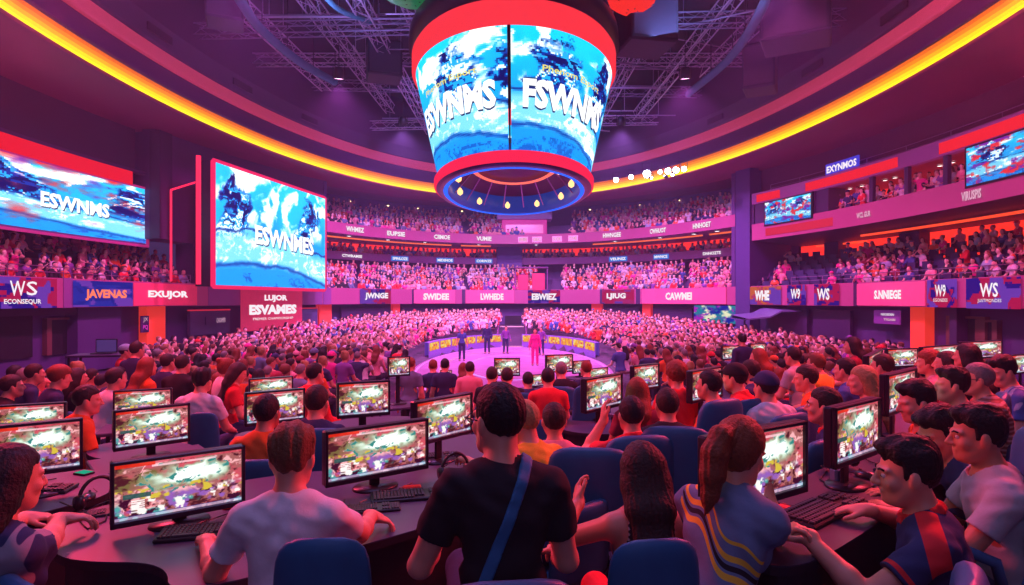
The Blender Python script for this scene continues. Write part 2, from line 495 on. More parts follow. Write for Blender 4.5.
def human(sit=True, lean=.12, twist=0., head=(0, 0), hips=.55, s=1., female=False, handL=None, handR=None, hair='short', haircol='dark',
          tone='light', top=('tee', 'white'), vox=.008, fingers=True, elbowL=None, elbowR=None, fat=1., palmL=None, palmR=None,
          dirL=None, dirR=None, curl=.35, legs=True, roll=0., bag=None, extra=None, seed=0, hairlen=.3, headfwd=0.0, floor=0.0, seat_spread=.12):
    """returns dict of (points, quads) in the person's own space, facing +y, floor at z=0"""
    rs = np.random.default_rng(seed)
    H = np.array((0, 0, hips if sit else .93 * s))
    u = np.array((math.sin(roll), math.sin(lean) * math.cos(roll), math.cos(lean) * math.cos(roll)))
    ls = math.sin(lean)
    up = lambda a: H + u * a * s
    ct, st = math.cos(twist), math.sin(twist)
    lat = np.array((ct, st, 0)); lat = unit(lat - u * np.dot(lat, u)); fw = np.cross(u, lat)
    fw = -fw if np.dot(fw, (-st, ct, 0)) < 0 else fw
    sw = (.148 if female else .166) * s * (1 + (fat - 1) * .5)
    N = up(.515) + fw * .005; C = up(.36); W = up(.14)
    Sh = {-1: up(.437) - lat * sw, 1: up(.437) + lat * sw}
    hr = rot(head[0] + twist, head[1]); hl = hr.T
    hc = N + np.array((0, .03, .138)) * s + fw * headfwd + (hr @ np.array((0, .02, 0))) * s
    hs = s * (.97 if female else 1.0)
    hp = lambda x, y, z: hc + hr @ (np.array((x, y, z)) * hs)
    arms = {}
    for sd, tgt, hint in ((-1, handL, elbowL), (1, handR, elbowR)):
        if tgt is None: tgt = (sd * .16, .36, hips + .10) if sit else (sd * .26, .06, .80)
        if hint is None: hint = (sd * .45, -.35, -.85) if sit else (sd * .3, -.9, -.1)
        e, w = ik(Sh[sd], np.array(tgt, float), .285 * s, .255 * s, hint)
        arms[sd] = (e, w)
    body = Field()
    f = body
    R3 = np.stack([lat, fw, u])
    g = fat * (.93 if female else 1.)
    # --- torso
    torso = Field()
    torso.el(C + fw * .0, (.150 * g * s, .105 * g * s, .165 * s), R3, .05)
    torso.el(up(.16), (.135 * g * s, .10 * g * s, .16 * s), R3, .05)
    torso.el(H + u * .01 + np.array((0, -.01, 0)), (.165 * g * s, .125 * g * s, .11 * s), None, .05)
    for sd in (-1, 1):
        torso.rc(up(.455) + lat * sd * .02, Sh[sd] - lat * sd * .012 * s, .066 * s * g, .050 * s * g, .05)
        torso.rc(up(.500) + lat * sd * .028 * s, Sh[sd] - lat * sd * .05 * s + u * .012 * s, .040 * s, .034 * s, .04)
    if female:
        for sd in (-1, 1): torso.el(up(.33) + lat * sd * .065 * s + fw * .085 * s, (.06 * s, .055 * s, .06 * s), None, .03)
    body.p += torso.p
    # --- neck + head
    f.rc(N - u * .04 * s - fw * .01, hp(0, -.018, -.05), .062 * s * (.85 if female else 1), .052 * s * (.88 if female else 1), .03)
    f.el(hp(0, -.014, .032), V(.074, .094, .092) * hs, hl, .01)
    f.el(hp(0, .018, -.030), V(.060, .072, .078) * hs, hl, .03)
    f.el(hp(0, .050, -.080), V(.040, .034, .026) * hs, hl, .03)
    f.el(hp(0, .070, -.092), V(.017, .016, .014) * hs, hl, .02)
    for sd in (-1, 1):
        f.rc(hp(sd * .056, -.005, -.035), hp(sd * .030, .048, -.088), .018 * hs, .016 * hs, .03)
        f.el(hp(sd * .079, -.010, -.006), V(.009, .019, .031) * hs, hl, .008)
        f.el(hp(sd * .042, .060, -.024), V(.022, .020, .022) * hs, hl, .02)
        f.rc(hp(sd * .016, .084, .022), hp(sd * .048, .070, .024), .0105 * hs, .009 * hs, .012)
    f.rc(hp(0, .088, .016), hp(0, .110, -.024), .0075 * hs, .0115 * hs, .010)
    f.rc(hp(-.012, .097, -.029), hp(.012, .097, -.029), .0085 * hs, None, .008)
    f.rc(hp(-.019, .083, -.054), hp(.019, .083, -.054), .0085 * hs, None, .005)
    f.rc(hp(-.014, .081, -.067), hp(.014, .081, -.067), .0090 * hs, None, .005)
    # --- arms
    sleeves = Field()
    kind = top[0]
    for sd in (-1, 1):
        e, w = arms[sd]
        f.rc(Sh[sd], e, .050 * s * g, .041 * s, .035)
        mid = e + (w - e) * .3
        f.rc(e, mid, .040 * s, .041 * s, .02); f.rc(mid, w, .041 * s, .027 * s, .02)
        dd = (dirL if sd < 0 else dirR); pn = (palmL if sd < 0 else palmR)
        dd = unit(w - e) if dd is None else np.array(dd, float)
        if dd[2] < -.3 and sit and (dirL if sd < 0 else dirR) is None: dd = unit(np.array((dd[0], dd[1], dd[2] * .35)))
        pn = np.array((0, 0, 1.)) if pn is None else np.array(pn, float)
        if not sit and palmL is None and palmR is None: pn = np.array((sd * 1., 0, 0.1))
        hand_field(f, w, dd, pn, -sd, curl, s, fingers)
        if kind in ('tee', 'polo', 'jersey'):
            q = Sh[sd] + (e - Sh[sd]) * .62
            sleeves.rc(Sh[sd] + u * .0, q, .048 * s * g, .055 * s, .035)
        elif kind == 'long':
            sleeves.rc(Sh[sd], e, .050 * s * g, .046 * s, .035); sleeves.rc(e, e + (w - e) * .92, .052 * s, .038 * s, .03)
    # --- legs
    pants = Field(); shoes = Field()
    if legs:
        for sd in (-1, 1):
            if sit:
                hj = H + np.array((sd * .085, .02, -.02)); kn = np.array((sd * seat_spread, .43 * s, hips + .0)); an = np.array((sd * seat_spread, .40 * s, .09 + floor))
            else:
                hj = H + np.array((sd * .085, 0, -.02)); kn = np.array((sd * .10, .03, .49 * s)); an = np.array((sd * .11, -.01, .085))
            f.rc(hj, kn, .080 * s * g, .055 * s, .03); f.rc(kn, an, .055 * s, .036 * s, .02)
            f.rc(an, an + np.array((0, .12, -.045)), .038, .028, .02)
            pants.rc(hj, kn, .092 * s * g, .066 * s, .03); pants.rc(kn, an + np.array((0, 0, .03)), .066 * s, .052 * s, .02)
            shoes.rc(an + np.array((0, -.03, -.045)), an + np.array((0, .14, -.05)), .042, .036, .02)
            shoes.rc(an + np.array((0, -.02, -.01)), an + np.array((0, .02, -.02)), .045, .045, .02)
        pants.el(H + np.array((0, -.01, 0)), (.178 * g * s, .138 * g * s, .115 * s), None, .05)
    out = {}
    out['body'] = body.mesh(vox)
    # --- shirt
    shirt = torso.copy(); shirt.p += sleeves.p
    seedf = rs.uniform(0, 6, 6)
    def shirt_post(X, Y, Z, A):
        P = [X, Y, Z]
        dot = lambda n_, o: (X - o[0]) * n_[0] + (Y - o[1]) * n_[1] + (Z - o[2]) * n_[2]
        # folds
        if vox < .014:
            h = dot(u, H); l = dot(lat, H)
            w1 = np.sin(h * 38 + 7 * np.sin(l * 9 + seedf[0]) + seedf[1] + dot(fw, H) * 22) * np.sin(l * 13 + h * 11 + seedf[2])
            w2 = np.sin((h + l * .9) * 55 + seedf[3] + 3 * np.sin(h * 14)) * np.sin((h - l) * 17 + seedf[4])
            A = A - .0042 * w1 - .0022 * w2
        A = np.maximum(A, -(dot(u, H) + (.035 if sit else .13) * s))
        if kind != 'long':
            for sd in (-1, 1):
                e, w = arms[sd]; q = Sh[sd] + (e - Sh[sd]) * .60; n_ = unit(e - Sh[sd])
                dd = dot(n_, q)
                near = np.sqrt((X - q[0]) ** 2 + (Y - q[1]) ** 2 + (Z - q[2]) ** 2) - .13
                A = np.maximum(A, -np.maximum(-dd, near)) if kind != 'tank' else A
        if kind == 'tank':
            for sd in (-1, 1):
                c_ = Sh[sd] + lat * sd * .015
                A = np.maximum(A, -(np.sqrt((X - c_[0]) ** 2 + (Y - c_[1]) ** 2 + ((Z - c_[2]) * .8) ** 2) - .095))
        # neckline
        a, b = N - u * .06 * s + fw * .02, N + u * .1 * s + fw * .03
        ba = b - a; t_ = np.clip(((X - a[0]) * ba[0] + (Y - a[1]) * ba[1] + (Z - a[2]) * ba[2]) / float(ba @ ba), 0, 1)
        dn = np.sqrt((X - a[0] - ba[0] * t_) ** 2 + (Y - a[1] - ba[1] * t_) ** 2 + (Z - a[2] - ba[2] * t_) ** 2) - (.052 + .036 * t_) * s
        A = np.maximum(A, -dn)
        if kind == 'tank':
            A = np.maximum(A, -(np.sqrt((X - N[0]) ** 2 + (Y - N[1]) ** 2 + (Z - N[2]) ** 2) - .105))
        return A
    out['shirt'] = shirt.mesh(vox, shirt_post, grow=.010)
    if bag:
        def strap_post(X, Y, Z, A):
            dot = lambda n_, o: (X - o[0]) * n_[0] + (Y - o[1]) * n_[1] + (Z - o[2]) * n_[2]
            A = shirt_post(X, Y, Z, A)
            l, f_, uu = dot(lat, H), dot(fw, H), dot(u, H)
            A = np.maximum(A, np.abs((uu - .50) * .40 - (l - .068)) / 1.077 - .019)
            return np.maximum(A, np.maximum(l - .14, -(l + .2)))
        out['shoulder_strap'] = shirt.mesh(vox, strap_post, grow=.017)
    if kind == 'polo':      # collar
        c = Field()
        for k in range(12):
            a0 = 2 * PI * k / 12; a1 = 2 * PI * (k + 1) / 12
            q = lambda a_: N + u * .012 * s + lat * math.sin(a_) * .066 * s + fw * (math.cos(a_) * .064 * s + .004) - u * (.018 * math.cos(a_))
            c.rc(q(a0), q(a1), .012, None, .006)
            c.rc(q(a0) - u * .018 + unit(q(a0) - N) * .010, q(a1) - u * .018 + unit(q(a1) - N) * .010, .009, None, .010)
        out['collar'] = c.mesh(min(vox, .008))
    if legs:
        out['trousers'] = pants.mesh(max(vox, .012))
        out['shoe'] = shoes.mesh(max(vox, .012))
    # --- hair
    hf = Field()
    hf.el(hp(0, -.016, .036), V(.082, .101, .099) * hs, hl, .02)
    if hair in ('short', 'quiff', 'cap', 'pony', 'bun', 'curly', 'long', 'beanie'):
        pass
    if hair in ('quiff',): hf.el(hp(0, .045, .105), V(.055, .05, .030) * hs, hl, .03); hf.el(hp(0, -.02, .085), V(.08, .085, .06) * hs, hl, .03)
    if hair == 'curly': hf.el(hp(0, -.02, .05), V(.098, .112, .10) * hs, hl, .03)
    if hair in ('pony', 'long', 'bun'): hf.el(hp(0, -.045, .01), V(.082, .078, .10) * hs, hl, .04)
    hair_f = Field(); tail = Field()
    if hair == 'pony':
        p = [hp(0, -.115, .045), hp(0, -.155, .015), hp(0, -.165, -.05), hp(0.0, -.15, -.12), hp(0.0, -.135, -.20), hp(0, -.13, -.27)]
        r = [.028, .036, .042, .040, .030, .010]
        for i in range(5): tail.rc(p[i], p[i + 1], r[i] * hs, r[i + 1] * hs, .03)
    if hair == 'bun':
        tail.el(hp(0, -.10, .10), V(.042, .042, .040) * hs, hl, .02)
    if hair == 'long':
        for sd in (-1, -.35, .35, 1):
            q = [hp(sd * .045, -.045, .02), hp(sd * .055, -.06, -.06), N + lat * sd * .055 * s - fw * .075 * s + u * .0, up(.515 - hairlen * .55) + lat * sd * .058 * s - fw * .112 * s, up(.515 - hairlen) + lat * sd * .04 * s - fw * .118 * s]
            r = [.042, .044, .040, .032, .010]
            for i in range(4): tail.rc(q[i], q[i + 1], r[i] * s, r[i + 1] * s, .05)
    full = Field(); full.p = hf.p + tail.p
    hcx, hcy, hcz = hc
    def hair_post(X, Y, Z, A):
        dx, dy, dz = X - hcx, Y - hcy, Z - hcz
        lx = (hl[0, 0] * dx + hl[0, 1] * dy + hl[0, 2] * dz) / hs; ly = (hl[1, 0] * dx + hl[1, 1] * dy + hl[1, 2] * dz) / hs; lz = (hl[2, 0] * dx + hl[2, 1] * dy + hl[2, 2] * dz) / hs
        back = -.075 if hair in ('short', 'quiff', 'curly', 'cap', 'beanie') else -.2
        y1 = -.012 if hair in ('short', 'quiff', 'cap', 'beanie', 'curly') else .005
        h = np.where(ly < y1 - .03, back, back + (.045 - back) * np.clip((ly - (y1 - .03)) / .055, 0, 1)) + .25 * np.clip(ly - .03, 0, .1)
        h = np.where((np.abs(lx) > .058) & (ly < y1 + .035) & (ly > y1 - .02), np.minimum(h, -.028), h) if hair in ('short', 'quiff', 'cap', 'curly', 'beanie') else h
        if vox < .014:
            ang = np.arctan2(lx, ly + .02)
            A = A - .0016 * np.sin(ang * 46 + 1.5 * np.sin(lz * 24)) - .0012 * np.sin(lx * 260 + lz * 30)
            if hair == 'curly': A = A - .006 * np.sin(lx * 110) * np.sin(ly * 110) * np.sin(lz * 110)
            if hair == 'quiff': A = A - .004 * np.sin(lx * 95 + ly * 50)
        cut = (h - lz) * .8 * hs
        A = np.where(lx * 0 + ly > -.02, A + .010 * np.clip(1 + cut / .022, 0, 1), A + .006 * np.clip(1 + cut / .03, 0, 1))
        if hair in ('long', 'pony', 'bun'):
            cut = np.where(ly < .0, -.05, cut)
        return np.maximum(A, cut)
    if hair == 'bald':
        pass
    else:
        out['hair'] = full.mesh(min(vox, .010) if vox < .014 else vox, hair_post)
    if hair in ('cap', 'beanie'):
        c = Field(); c.el(hp(0, -.012, .045), V(.091, .110, .098) * hs, hl, .02)
        if hair == 'cap': c.rc(hp(-.035, .10, .055), hp(.035, .10, .055), .012, None, .02); c.rc(hp(-.03, .14, .045), hp(.03, .14, .045), .010, None, .05)
        def cap_post(X, Y, Z, A):
            dx, dy, dz = X - hcx, Y - hcy, Z - hcz
            lz = (hl[2, 0] * dx + hl[2, 1] * dy + hl[2, 2] * dz) / hs
            return np.maximum(A, (.030 if hair == 'cap' else .015) - lz)
        out['cap' if hair == 'cap' else 'beanie'] = c.mesh(min(vox, .010), cap_post)
    info = dict(hp=hp, hs=hs, arms=arms, Sh=Sh, N=N, u=u, lat=lat, fw=fw, C=C, H=H, up=up)
    return out, info

SHIRTS = {'white': (.72, .70, .74), 'grey': (.42, .42, .46), 'black': (.018, .017, .022), 'navy': (.03, .04, .12), 'red': (.72, .03, .035), 'orange': (.85, .13, .02),
          'yellow': (.80, .48, .04), 'pink': (.80, .30, .36), 'blue': (.06, .12, .38), 'teal': (.03, .25, .32), 'purple': (.22, .08, .35), 'denim': (.14, .20, .32),
          'lightblue': (.36, .46, .62), 'magenta': (.85, .04, .32), 'brown': (.22, .10, .07), 'maroon': (.30, .03, .06)}

def person(px, topy, D, yaw=0, label='', group=None, x=None, face=True, near=False, glasses=False, hipz=None, patch=None, handw=None, **kw):
    """seat a person so that the crown shows at (px, topy) from depth D; yaw in degrees, 0 = facing away from the camera, + = turned left"""
    sit = kw.get('sit', True); s = kw.get('s', 1.0)
    ztop = CAMZ - (topy - HY) / FPX * D
    lean = kw.get('lean', .12)
    X = (px - CX) / FPX * D
    fz = F(X, D)
    base_len = .515 * math.cos(lean) * s + .138 * s + .135 * s - (.02 if kw.get('head', (0, 0))[1] > .3 else 0)
    hw = ztop - base_len
    if sit:
        hips = hw - fz
        hips = max(.42, hips)
        if hipz: hips = hipz
    else:
        hips = .93 * s
        fz = hw - .93 * s
    th = math.radians(yaw)
    # crown is forward of the hips by the lean
    off = .515 * math.sin(lean) * s + .05 * s + kw.get('headfwd', 0)
    ox, oy = X + math.sin(th) * off, D - math.cos(th) * off
    # off-lean roll
    rl = kw.get('roll', 0.)
    if rl: ox -= math.cos(th) * math.sin(rl) * .515 * s; oy -= math.sin(th) * math.sin(rl) * .515 * s
    for k in ('handL', 'handR'):
        h = kw.get(k)
        if h is not None and len(h) == 4:       # world target marker (x, y, z, 'w')
            wx, wy, wz = h[0] - ox, h[1] - oy, h[2] - fz
            kw[k] = (math.cos(th) * wx + math.sin(th) * wy, -math.sin(th) * wx + math.cos(th) * wy, wz)
    colname = kw.get('top', ('tee', 'white'))[1]
    haircol = kw.get('haircol', 'dark'); tone = kw.get('tone', 'light')
    parts, info = human(hips=hips, **{k: v for k, v in kw.items() if k not in ('pants', 'capcol', 'collarcol')})
    root = empty('person', (ox, oy, fz), th, label, 'person', group)
    for nm, (p, q) in parts.items():
        m = {'body': skin(tone), 'hair': hairm(haircol), 'shirt': cloth(colname, SHIRTS[colname]), 'trousers': cloth(kw.get('pants', 'navy'), SHIRTS[kw.get('pants', 'navy')]),
             'shoe': mat('shoe_dark', (.03, .03, .035), .5), 'shoulder_strap': mat('strap_blue', (.02, .16, .34), .6), 'collar': cloth(kw.get('collarcol', colname), SHIRTS[kw.get('collarcol', colname)]),
             'cap': cloth(kw.get('capcol', 'black'), SHIRTS[kw.get('capcol', 'black')]), 'beanie': cloth('navy', SHIRTS['navy'])}[nm]
        me = np_mesh(nm, p, q, [m])
        o = link(nm, me, root)
        if nm == 'shirt' and patch: patch(me, info)
    if near:
        hp, hs = info['hp'], info['hs']
        for sd in (-1, 1):
            b = MB(); c = hp(sd * .031, .0775, .004); 
            b.lathe([(.0001, -.0115), (.008, -.008), (.0115, 0), (.008, .008), (.0001, .0115)], c, 10)
            b.build('eye', mat('eye_white', (.75, .7, .7), .25), root, True)
            b = MB(); b.tube([hp(sd * .018, .0925, .024), hp(sd * .034, .0905, .031), hp(sd * .05, .080, .026)], .004, 6); b.build('eyebrow', hairm(haircol), root, True)
            b = MB(); c2 = hp(sd * .031, .0855, .003); b.lathe([(.0001, -.005), (.0035, -.0035), (.005, 0), (.0035, .0035), (.0001, .005)], c2, 8); b.build('pupil', mat('pupil', (.02, .012, .01), .2), root, True)
    if glasses:
        hp = info['hp']; b = MB()
        for sd in (-1, 1):
            b.tube([hp(sd * .033 + .024 * math.cos(a), .103, .004 + .018 * math.sin(a)) for a in np.linspace(0, 2 * PI, 17)], .0022, 5, cap=False)
            b.tube([hp(sd * .057, .102, .010), hp(sd * .080, .085, .012), hp(sd * .083, 0, .010), hp(sd * .080, -.015, -.004)], .0026, 5)
        b.tube([hp(-.010, .104, .008), hp(.010, .104, .008)], .0022, 5)
        b.build('glasses', mat('glasses_frame', (.02, .02, .025), .3), root, True)
    return root, info
# ------------------------------------------------------------------ camera, world
cam = bpy.data.cameras.new('camera'); co = bpy.data.objects.new('camera', cam); COL.objects.link(co)
cam.sensor_width = 36; cam.lens = 36 * FPX / 1024; cam.clip_end = 200; cam.clip_start = .02
co.location = (0, 0, CAMZ); co.rotation_euler = (PI / 2, 0, 0); cam.shift_y = 7.5 / 1024
SC.camera = co
w = bpy.data.worlds.new('world'); SC.world = w; w.use_nodes = True
w.node_tree.nodes['Background'].inputs[0].default_value = (.13, .08, .30, 1)
w.node_tree.nodes['Background'].inputs[1].default_value = .22
vs_ = SC.view_settings; vs_.view_transform = 'Standard'; vs_.look = 'None'; vs_.exposure = .12; vs_.gamma = 1; vs_.use_curve_mapping = False

# ------------------------------------------------------------------ floor
M_FLOOR = mat('floor_carpet', (.05, .03, .07), .8, var=.4, scale=3)
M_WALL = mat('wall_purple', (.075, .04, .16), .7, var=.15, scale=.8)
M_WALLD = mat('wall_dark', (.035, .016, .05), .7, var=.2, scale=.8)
M_MAROON = mat('soffit_maroon', (.20, .02, .06), .6, var=.15, scale=.5)
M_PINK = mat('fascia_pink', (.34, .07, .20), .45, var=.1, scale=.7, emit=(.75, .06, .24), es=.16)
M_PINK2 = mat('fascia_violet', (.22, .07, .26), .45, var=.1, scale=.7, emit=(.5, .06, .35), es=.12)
M_RED = glow('red_led', (1, .015, .03), 1.1)
M_REDBACK = mat('suite_red', (.75, .06, .03), .7, var=.2, scale=1.2, emit=(.95, .03, .012), es=1.1)  # red light on the back walls put into emission
M_BLACK = mat('black_metal', (.010, .009, .014), .45, metal=.3, var=.2)
M_DARKP = mat('dark_violet_paint', (.05, .025, .09), .5, var=.15)

def build_floor():
    b = MB(); xs = np.arange(-20.25, 20.3, .45); ys = list(np.arange(-7.2, 3.6, 1.2)) + [3.6, 3.64, 4.58, 4.62, 6.98, 7.02, 8.98, 9.02, 10.98, 11.02] + list(np.arange(11.5, 48, .5))
    W = len(xs)
    vs = [(x, y, F(x, y) if math.hypot(x / 4.6, (y - 27) / 10.9) > 1 else -1.02) for y in ys for x in xs]
    keep = lambda x, y: (x / 17.2) ** 2 + ((y - 20) / 27.7) ** 2 < 1.03
    fs = [(j * W + i, j * W + i + 1, (j + 1) * W + i + 1, (j + 1) * W + i) for j in range(len(ys) - 1) for i in range(W - 1) if keep(xs[i] + .2, ys[j] + .2)]
    b.add(vs, fs)
    struct(b, 'floor', M_FLOOR)
build_floor()
# stage pit floor, with glowing marked rings
def oval(rx, ry, z, n=72, cy=27): return [(rx * math.sin(2 * PI * k / n), cy + ry * math.cos(2 * PI * k / n), z) for k in range(n)]
PIT = empty('stage_platform', (0, 27, -1.0), 0, 'pink lit oval stage floor in the middle of the arena', 'stage')
b = MB(); r0, r1 = oval(4.25, 10.5, -1.0), oval(4.25, 10.5, -.94)
b.add([(p[0], p[1] - 27, p[2] + 1) for p in r0 + r1], [tuple(range(72, 144))] + [(i, (i + 1) % 72, 72 + (i + 1) % 72, 72 + i) for i in range(72)])
b.build('deck', mat('stage_deck', (.30, .12, .36), .35, var=.6, scale=1.3, emit=(.75, .14, .55), es=.16), PIT)
for k, (f_, colr) in enumerate(((.97, (.9, .2, .95)), (.74, (1., .25, .5)), (.48, (.6, .3, 1.)))):
    b = MB(); a_ = oval(4.25 * f_, 10.5 * f_, .068, 72, 0); c_ = oval(4.25 * f_ - .09, 10.5 * f_ - .12, .068, 72, 0)
    b.add(a_ + c_, [(i, (i + 1) % 72, 72 + (i + 1) % 72, 72 + i) for i in range(72)])
    b.build('light_ring', glow('stage_ring%d' % k, colr, 1.4), PIT)
# curved barrier with yellow display panels round the back of the pit
def pit_barrier(t0, t1, nm):
    root = empty('stage_barrier', (0, 27, -1), 0, 'curved barrier with yellow picture panels on the %s of the stage' % nm, 'barrier', 'stage barriers')
    n = 22; V_ = []
    b = MB()
    for i in range(n + 1):
        t = t0 + (t1 - t0) * i / n
        for rr, z in ((0, 0), (0, .85), (.22, .85), (.22, 0)): V_.append(((4.45 + rr) * math.sin(t), (10.7 + rr) * math.cos(t), z))
    b.add(V_, [(i * 4 + j, i * 4 + (j + 1) % 4, i * 4 + 4 + (j + 1) % 4, i * 4 + 4 + j) for i in range(n) for j in range(4)])
    b.build('barrier_body', mat('barrier_purple', (.22, .10, .50), .5, emit=(.22, .08, .6), es=.25), root)
    k = 6
    for q in range(k):
        a0 = t0 + (t1 - t0) * (q + .06) / k; a1 = t0 + (t1 - t0) * (q + .94) / k
        fn = lambda u, v: (4.42 * math.sin(a0 + (a1 - a0) * u), 10.66 * math.cos(a0 + (a1 - a0) * u), .40 + .40 * v)
        def art(u, v, q=q):
            n_ = fbm(u, v, 5, 70 + q); c = np.zeros(u.shape + (3,), 'f') + np.array((.95, .62, .12), 'f')
            c = lerpc(c, (.95, .85, .45), (n_ - .5) * 6); return lerpc(c, (.85, .25, .45), (fbm(u, v, 7, 90 + q) - .58) * 10)
        display('display_panel', fn, art, 14, 4, attr_glow('barrier_led', 1.0, False), root)
pit_barrier(-1.25, -.14, 'left'); pit_barrier(1.25, .14, 'right')
# stairs up from the pit to the dark doorway at the back
st = empty('staircase', (0, 37.6, -1), 0, 'pale staircase rising behind the stage to the dark doorway', 'stairs')
b = MB()
for k in range(10): b.box((0, .28 + .62 * k, .06 + .055 * k), (1.7, .64, .12 + .11 * k))
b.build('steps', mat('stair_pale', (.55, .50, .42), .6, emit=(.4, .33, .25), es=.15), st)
for sd in (-1, 1):
    b = MB(); b.tube([(sd * .9, 0, .0), (sd * .9, .02, .9), (sd * .9, 6.2, 2.0), (sd * .9, 6.2, 1.1)], .035, 6); b.build('handrail', M_PINK2, st)

# ------------------------------------------------------------------ ceiling coves
FULL = (-PI, PI, 120)
def ring(name, prof, m, t=FULL): return struct(sweep(prof, *t), name, m, True)
dI = -3.1
ring('ceiling_soffit', [(dI, 9.42), (.75, 9.72), (.75, 9.60), (1.1, 9.60), (7.5, 10.2)], M_MAROON)
ring('trim_1', [(dI + .02, 9.42), (dI - .03, 9.42), (dI - .03, 9.50), (dI + .02, 9.50)], mat('cove_lip', (.35, .05, .06), .5))
led = [(1, .78, .0), (1, .62, .0), (1, .42, .0), (1, .26, .0), (1, .16, .0)]  # yellow-to-orange falloff of the cove light put into five emissive strips
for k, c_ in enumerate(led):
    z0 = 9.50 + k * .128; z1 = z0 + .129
    ring('trim_%d' % (k + 2), [(dI + .03 - .0 * k, z0), (dI + .03, z1)], glow('cove_led%d' % k, c_, (1.35, 1.3, 1.15, 1.0, .85)[k]))  # graded strip of the cove light's falloff
ring('trim_7', [(dI + .03, 10.14), (dI - .12, 10.14), (dI - .12, 10.20), (dI + .10, 10.95)], mat('cove_dark', (.05, .02, .085), .6))
ring('trim_8', [(dI + .10, 10.95), (dI - .15, 10.93), (dI - .15, 11.0), (dI - .02, 11.5)], mat('cove_red', (.34, .09, .14), .55, emit=(.70, .05, .075), es=.36))  # soft LED light on the red band put into its emission
ring('trim_9', [(dI - .02, 11.5), (dI - .22, 11.5), (dI - .22, 11.55), (dI - .45, 12.15)], mat('cove_grey', (.03, .022, .06), .6))
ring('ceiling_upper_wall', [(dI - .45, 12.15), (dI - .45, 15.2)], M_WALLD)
b = MB(); n = 72
b.add([EP(2 * PI * k / n, dI - .2, 15.2) for k in range(n)], [tuple(range(n))])
struct(b, 'ceiling', mat('ceiling_black', (.012, .009, .022), .8))
# dark access hatches in the grey ring
for k, px in enumerate((150, 236, 305, 720, 820, 905)):
    t = T(px, dI); struct(slab(t - .03, t + .03, dI - .42, dI - .36, 11.65, 11.95, 2), 'trim_%d' % (20 + k), M_BLACK)

# ------------------------------------------------------------------ walls
tL0, tR1 = -2.25, 2.25
tSL, tSR = T(327), T(735)                       # ends of the back stands
tBR = T(752)                                    # start of the right balcony
tBL = T(190)
# low outer wall under the fascia, all round
struct(sweep([(.9, -1.0), (.9, 1.75)], tL0, tR1, 110), 'wall_lower', M_WALL)
struct(sweep([(.9, 1.72), (-.1, 1.72)], tL0, tR1, 110), 'ceiling_fascia_soffit', M_DARKP)
# upper wall left + the wing holding the screens
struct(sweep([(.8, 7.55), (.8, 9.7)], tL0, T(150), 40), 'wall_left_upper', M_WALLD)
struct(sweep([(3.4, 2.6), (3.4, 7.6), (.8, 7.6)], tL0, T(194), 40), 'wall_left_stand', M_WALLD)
struct(slab(T(156), T(194), .05, 1.2, 4.75, 9.7), 'wall_left_wing_upper', mat('wing_wall', (.075, .035, .12), .6))
struct(slab(T(194), tSL, .05, 1.2, 2.8, 9.7), 'wall_left_wing', mat('wing_wall', (.075, .035, .12), .6))
struct(slab(T(155), T(168), -.25, .3, 4.75, 9.6), 'wall_left_pier', M_WALLD)
# back wall and right upper wall
struct(sweep([(5.6, 1.5), (5.6, 12)], T(300), T(765), 60), 'wall_back', mat('back_wall', (.16, .09, .26), .7))
struct(slab(tSR + .005, tBR - .004, -.1, 4., -.9, 9.7), 'wall_right_pier', mat('pier_blue', (.07, .05, .20), .6))
struct(sweep([(.9, 8.1), (.9, 9.7)], tBR, tR1, 40), 'wall_right_upper', mat('wall_right_maroon', (.15, .025, .09), .6))
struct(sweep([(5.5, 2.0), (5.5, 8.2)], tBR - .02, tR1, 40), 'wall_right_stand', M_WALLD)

# ------------------------------------------------------------------ fascia ring of the lowest tier
def fascia(t0, t1, z0, z1, m, name, d=0.):
    return struct(sweep([(d + .15, z0), (d, z0), (d - .0, z1), (d + .15, z1)], t0, t1, max(2, int(abs(t1 - t0) * 40))), name, m)
fascia(tL0, tR1, 1.72, 2.80, M_PINK, 'wall_fascia_lower')
struct(sweep([(.15, 1.72), (.15, 2.8)], tL0, tR1, 90), 'wall_fascia_back', M_DARKP)
# violet panels breaking the fascia
pk = 30
for a, c_ in ((63, 72), (208, 240), (303, 322), (323, 331), (362, 366), (412, 416), (462, 465), (547, 551), (600, 604), (636, 640), (684, 688), (738, 741), (854, 858), (973, 978)):
    struct(slab(T(a), T(c_), -.04, .02, 1.71, 2.81, 2), 'trim_%d' % pk, M_PINK2 if (c_ - a) > 6 else M_DARKP); pk += 1

def stepped(t0, t1, d0, z0, rows, dd, dz, name, m):
    prof = []
    for k in range(rows): prof += [(d0 + k * dd, z0 + k * dz), (d0 + (k + 1) * dd, z0 + k * dz)]
    return struct(sweep(prof, t0, t1, max(4, int(abs(t1 - t0) * 30))), name, m)
M_STEP = mat('stand_concrete', (.10, .06, .16), .8)
STANDS = []       # (t0,t1,d0,z0,rows,dd,dz)
def stand(t0, t1, d0, z0, rows, dd, dz, name, fill=1.):
    stepped(t0, t1, d0, z0, rows, dd, dz, name, M_STEP); STANDS.append((t0, t1, d0, z0, rows, dd, dz, fill))
stand(tL0, T(193), .2, 2.15, 5, .62, .38, 'floor_left_stand', .9)
stand(tSL, tSR, .2, 2.15, 5, .60, .38, 'floor_back_stand_lower')
stand(tSL, T(497, 3), 3.7, 4.95, 2, .7, .12, 'floor_back_stand_middle')
stand(T(522, 3), tSR, 3.7, 4.95, 2, .7, .12, 'floor_back_stand_middle.001')
stand(tSL, tSR, .2, 6.45, 5, .7, .42, 'floor_back_stand_upper', .95)
stand(tBR - .02, tR1, .2, 2.15, 7, .62, .30, 'floor_right_stand', .42)
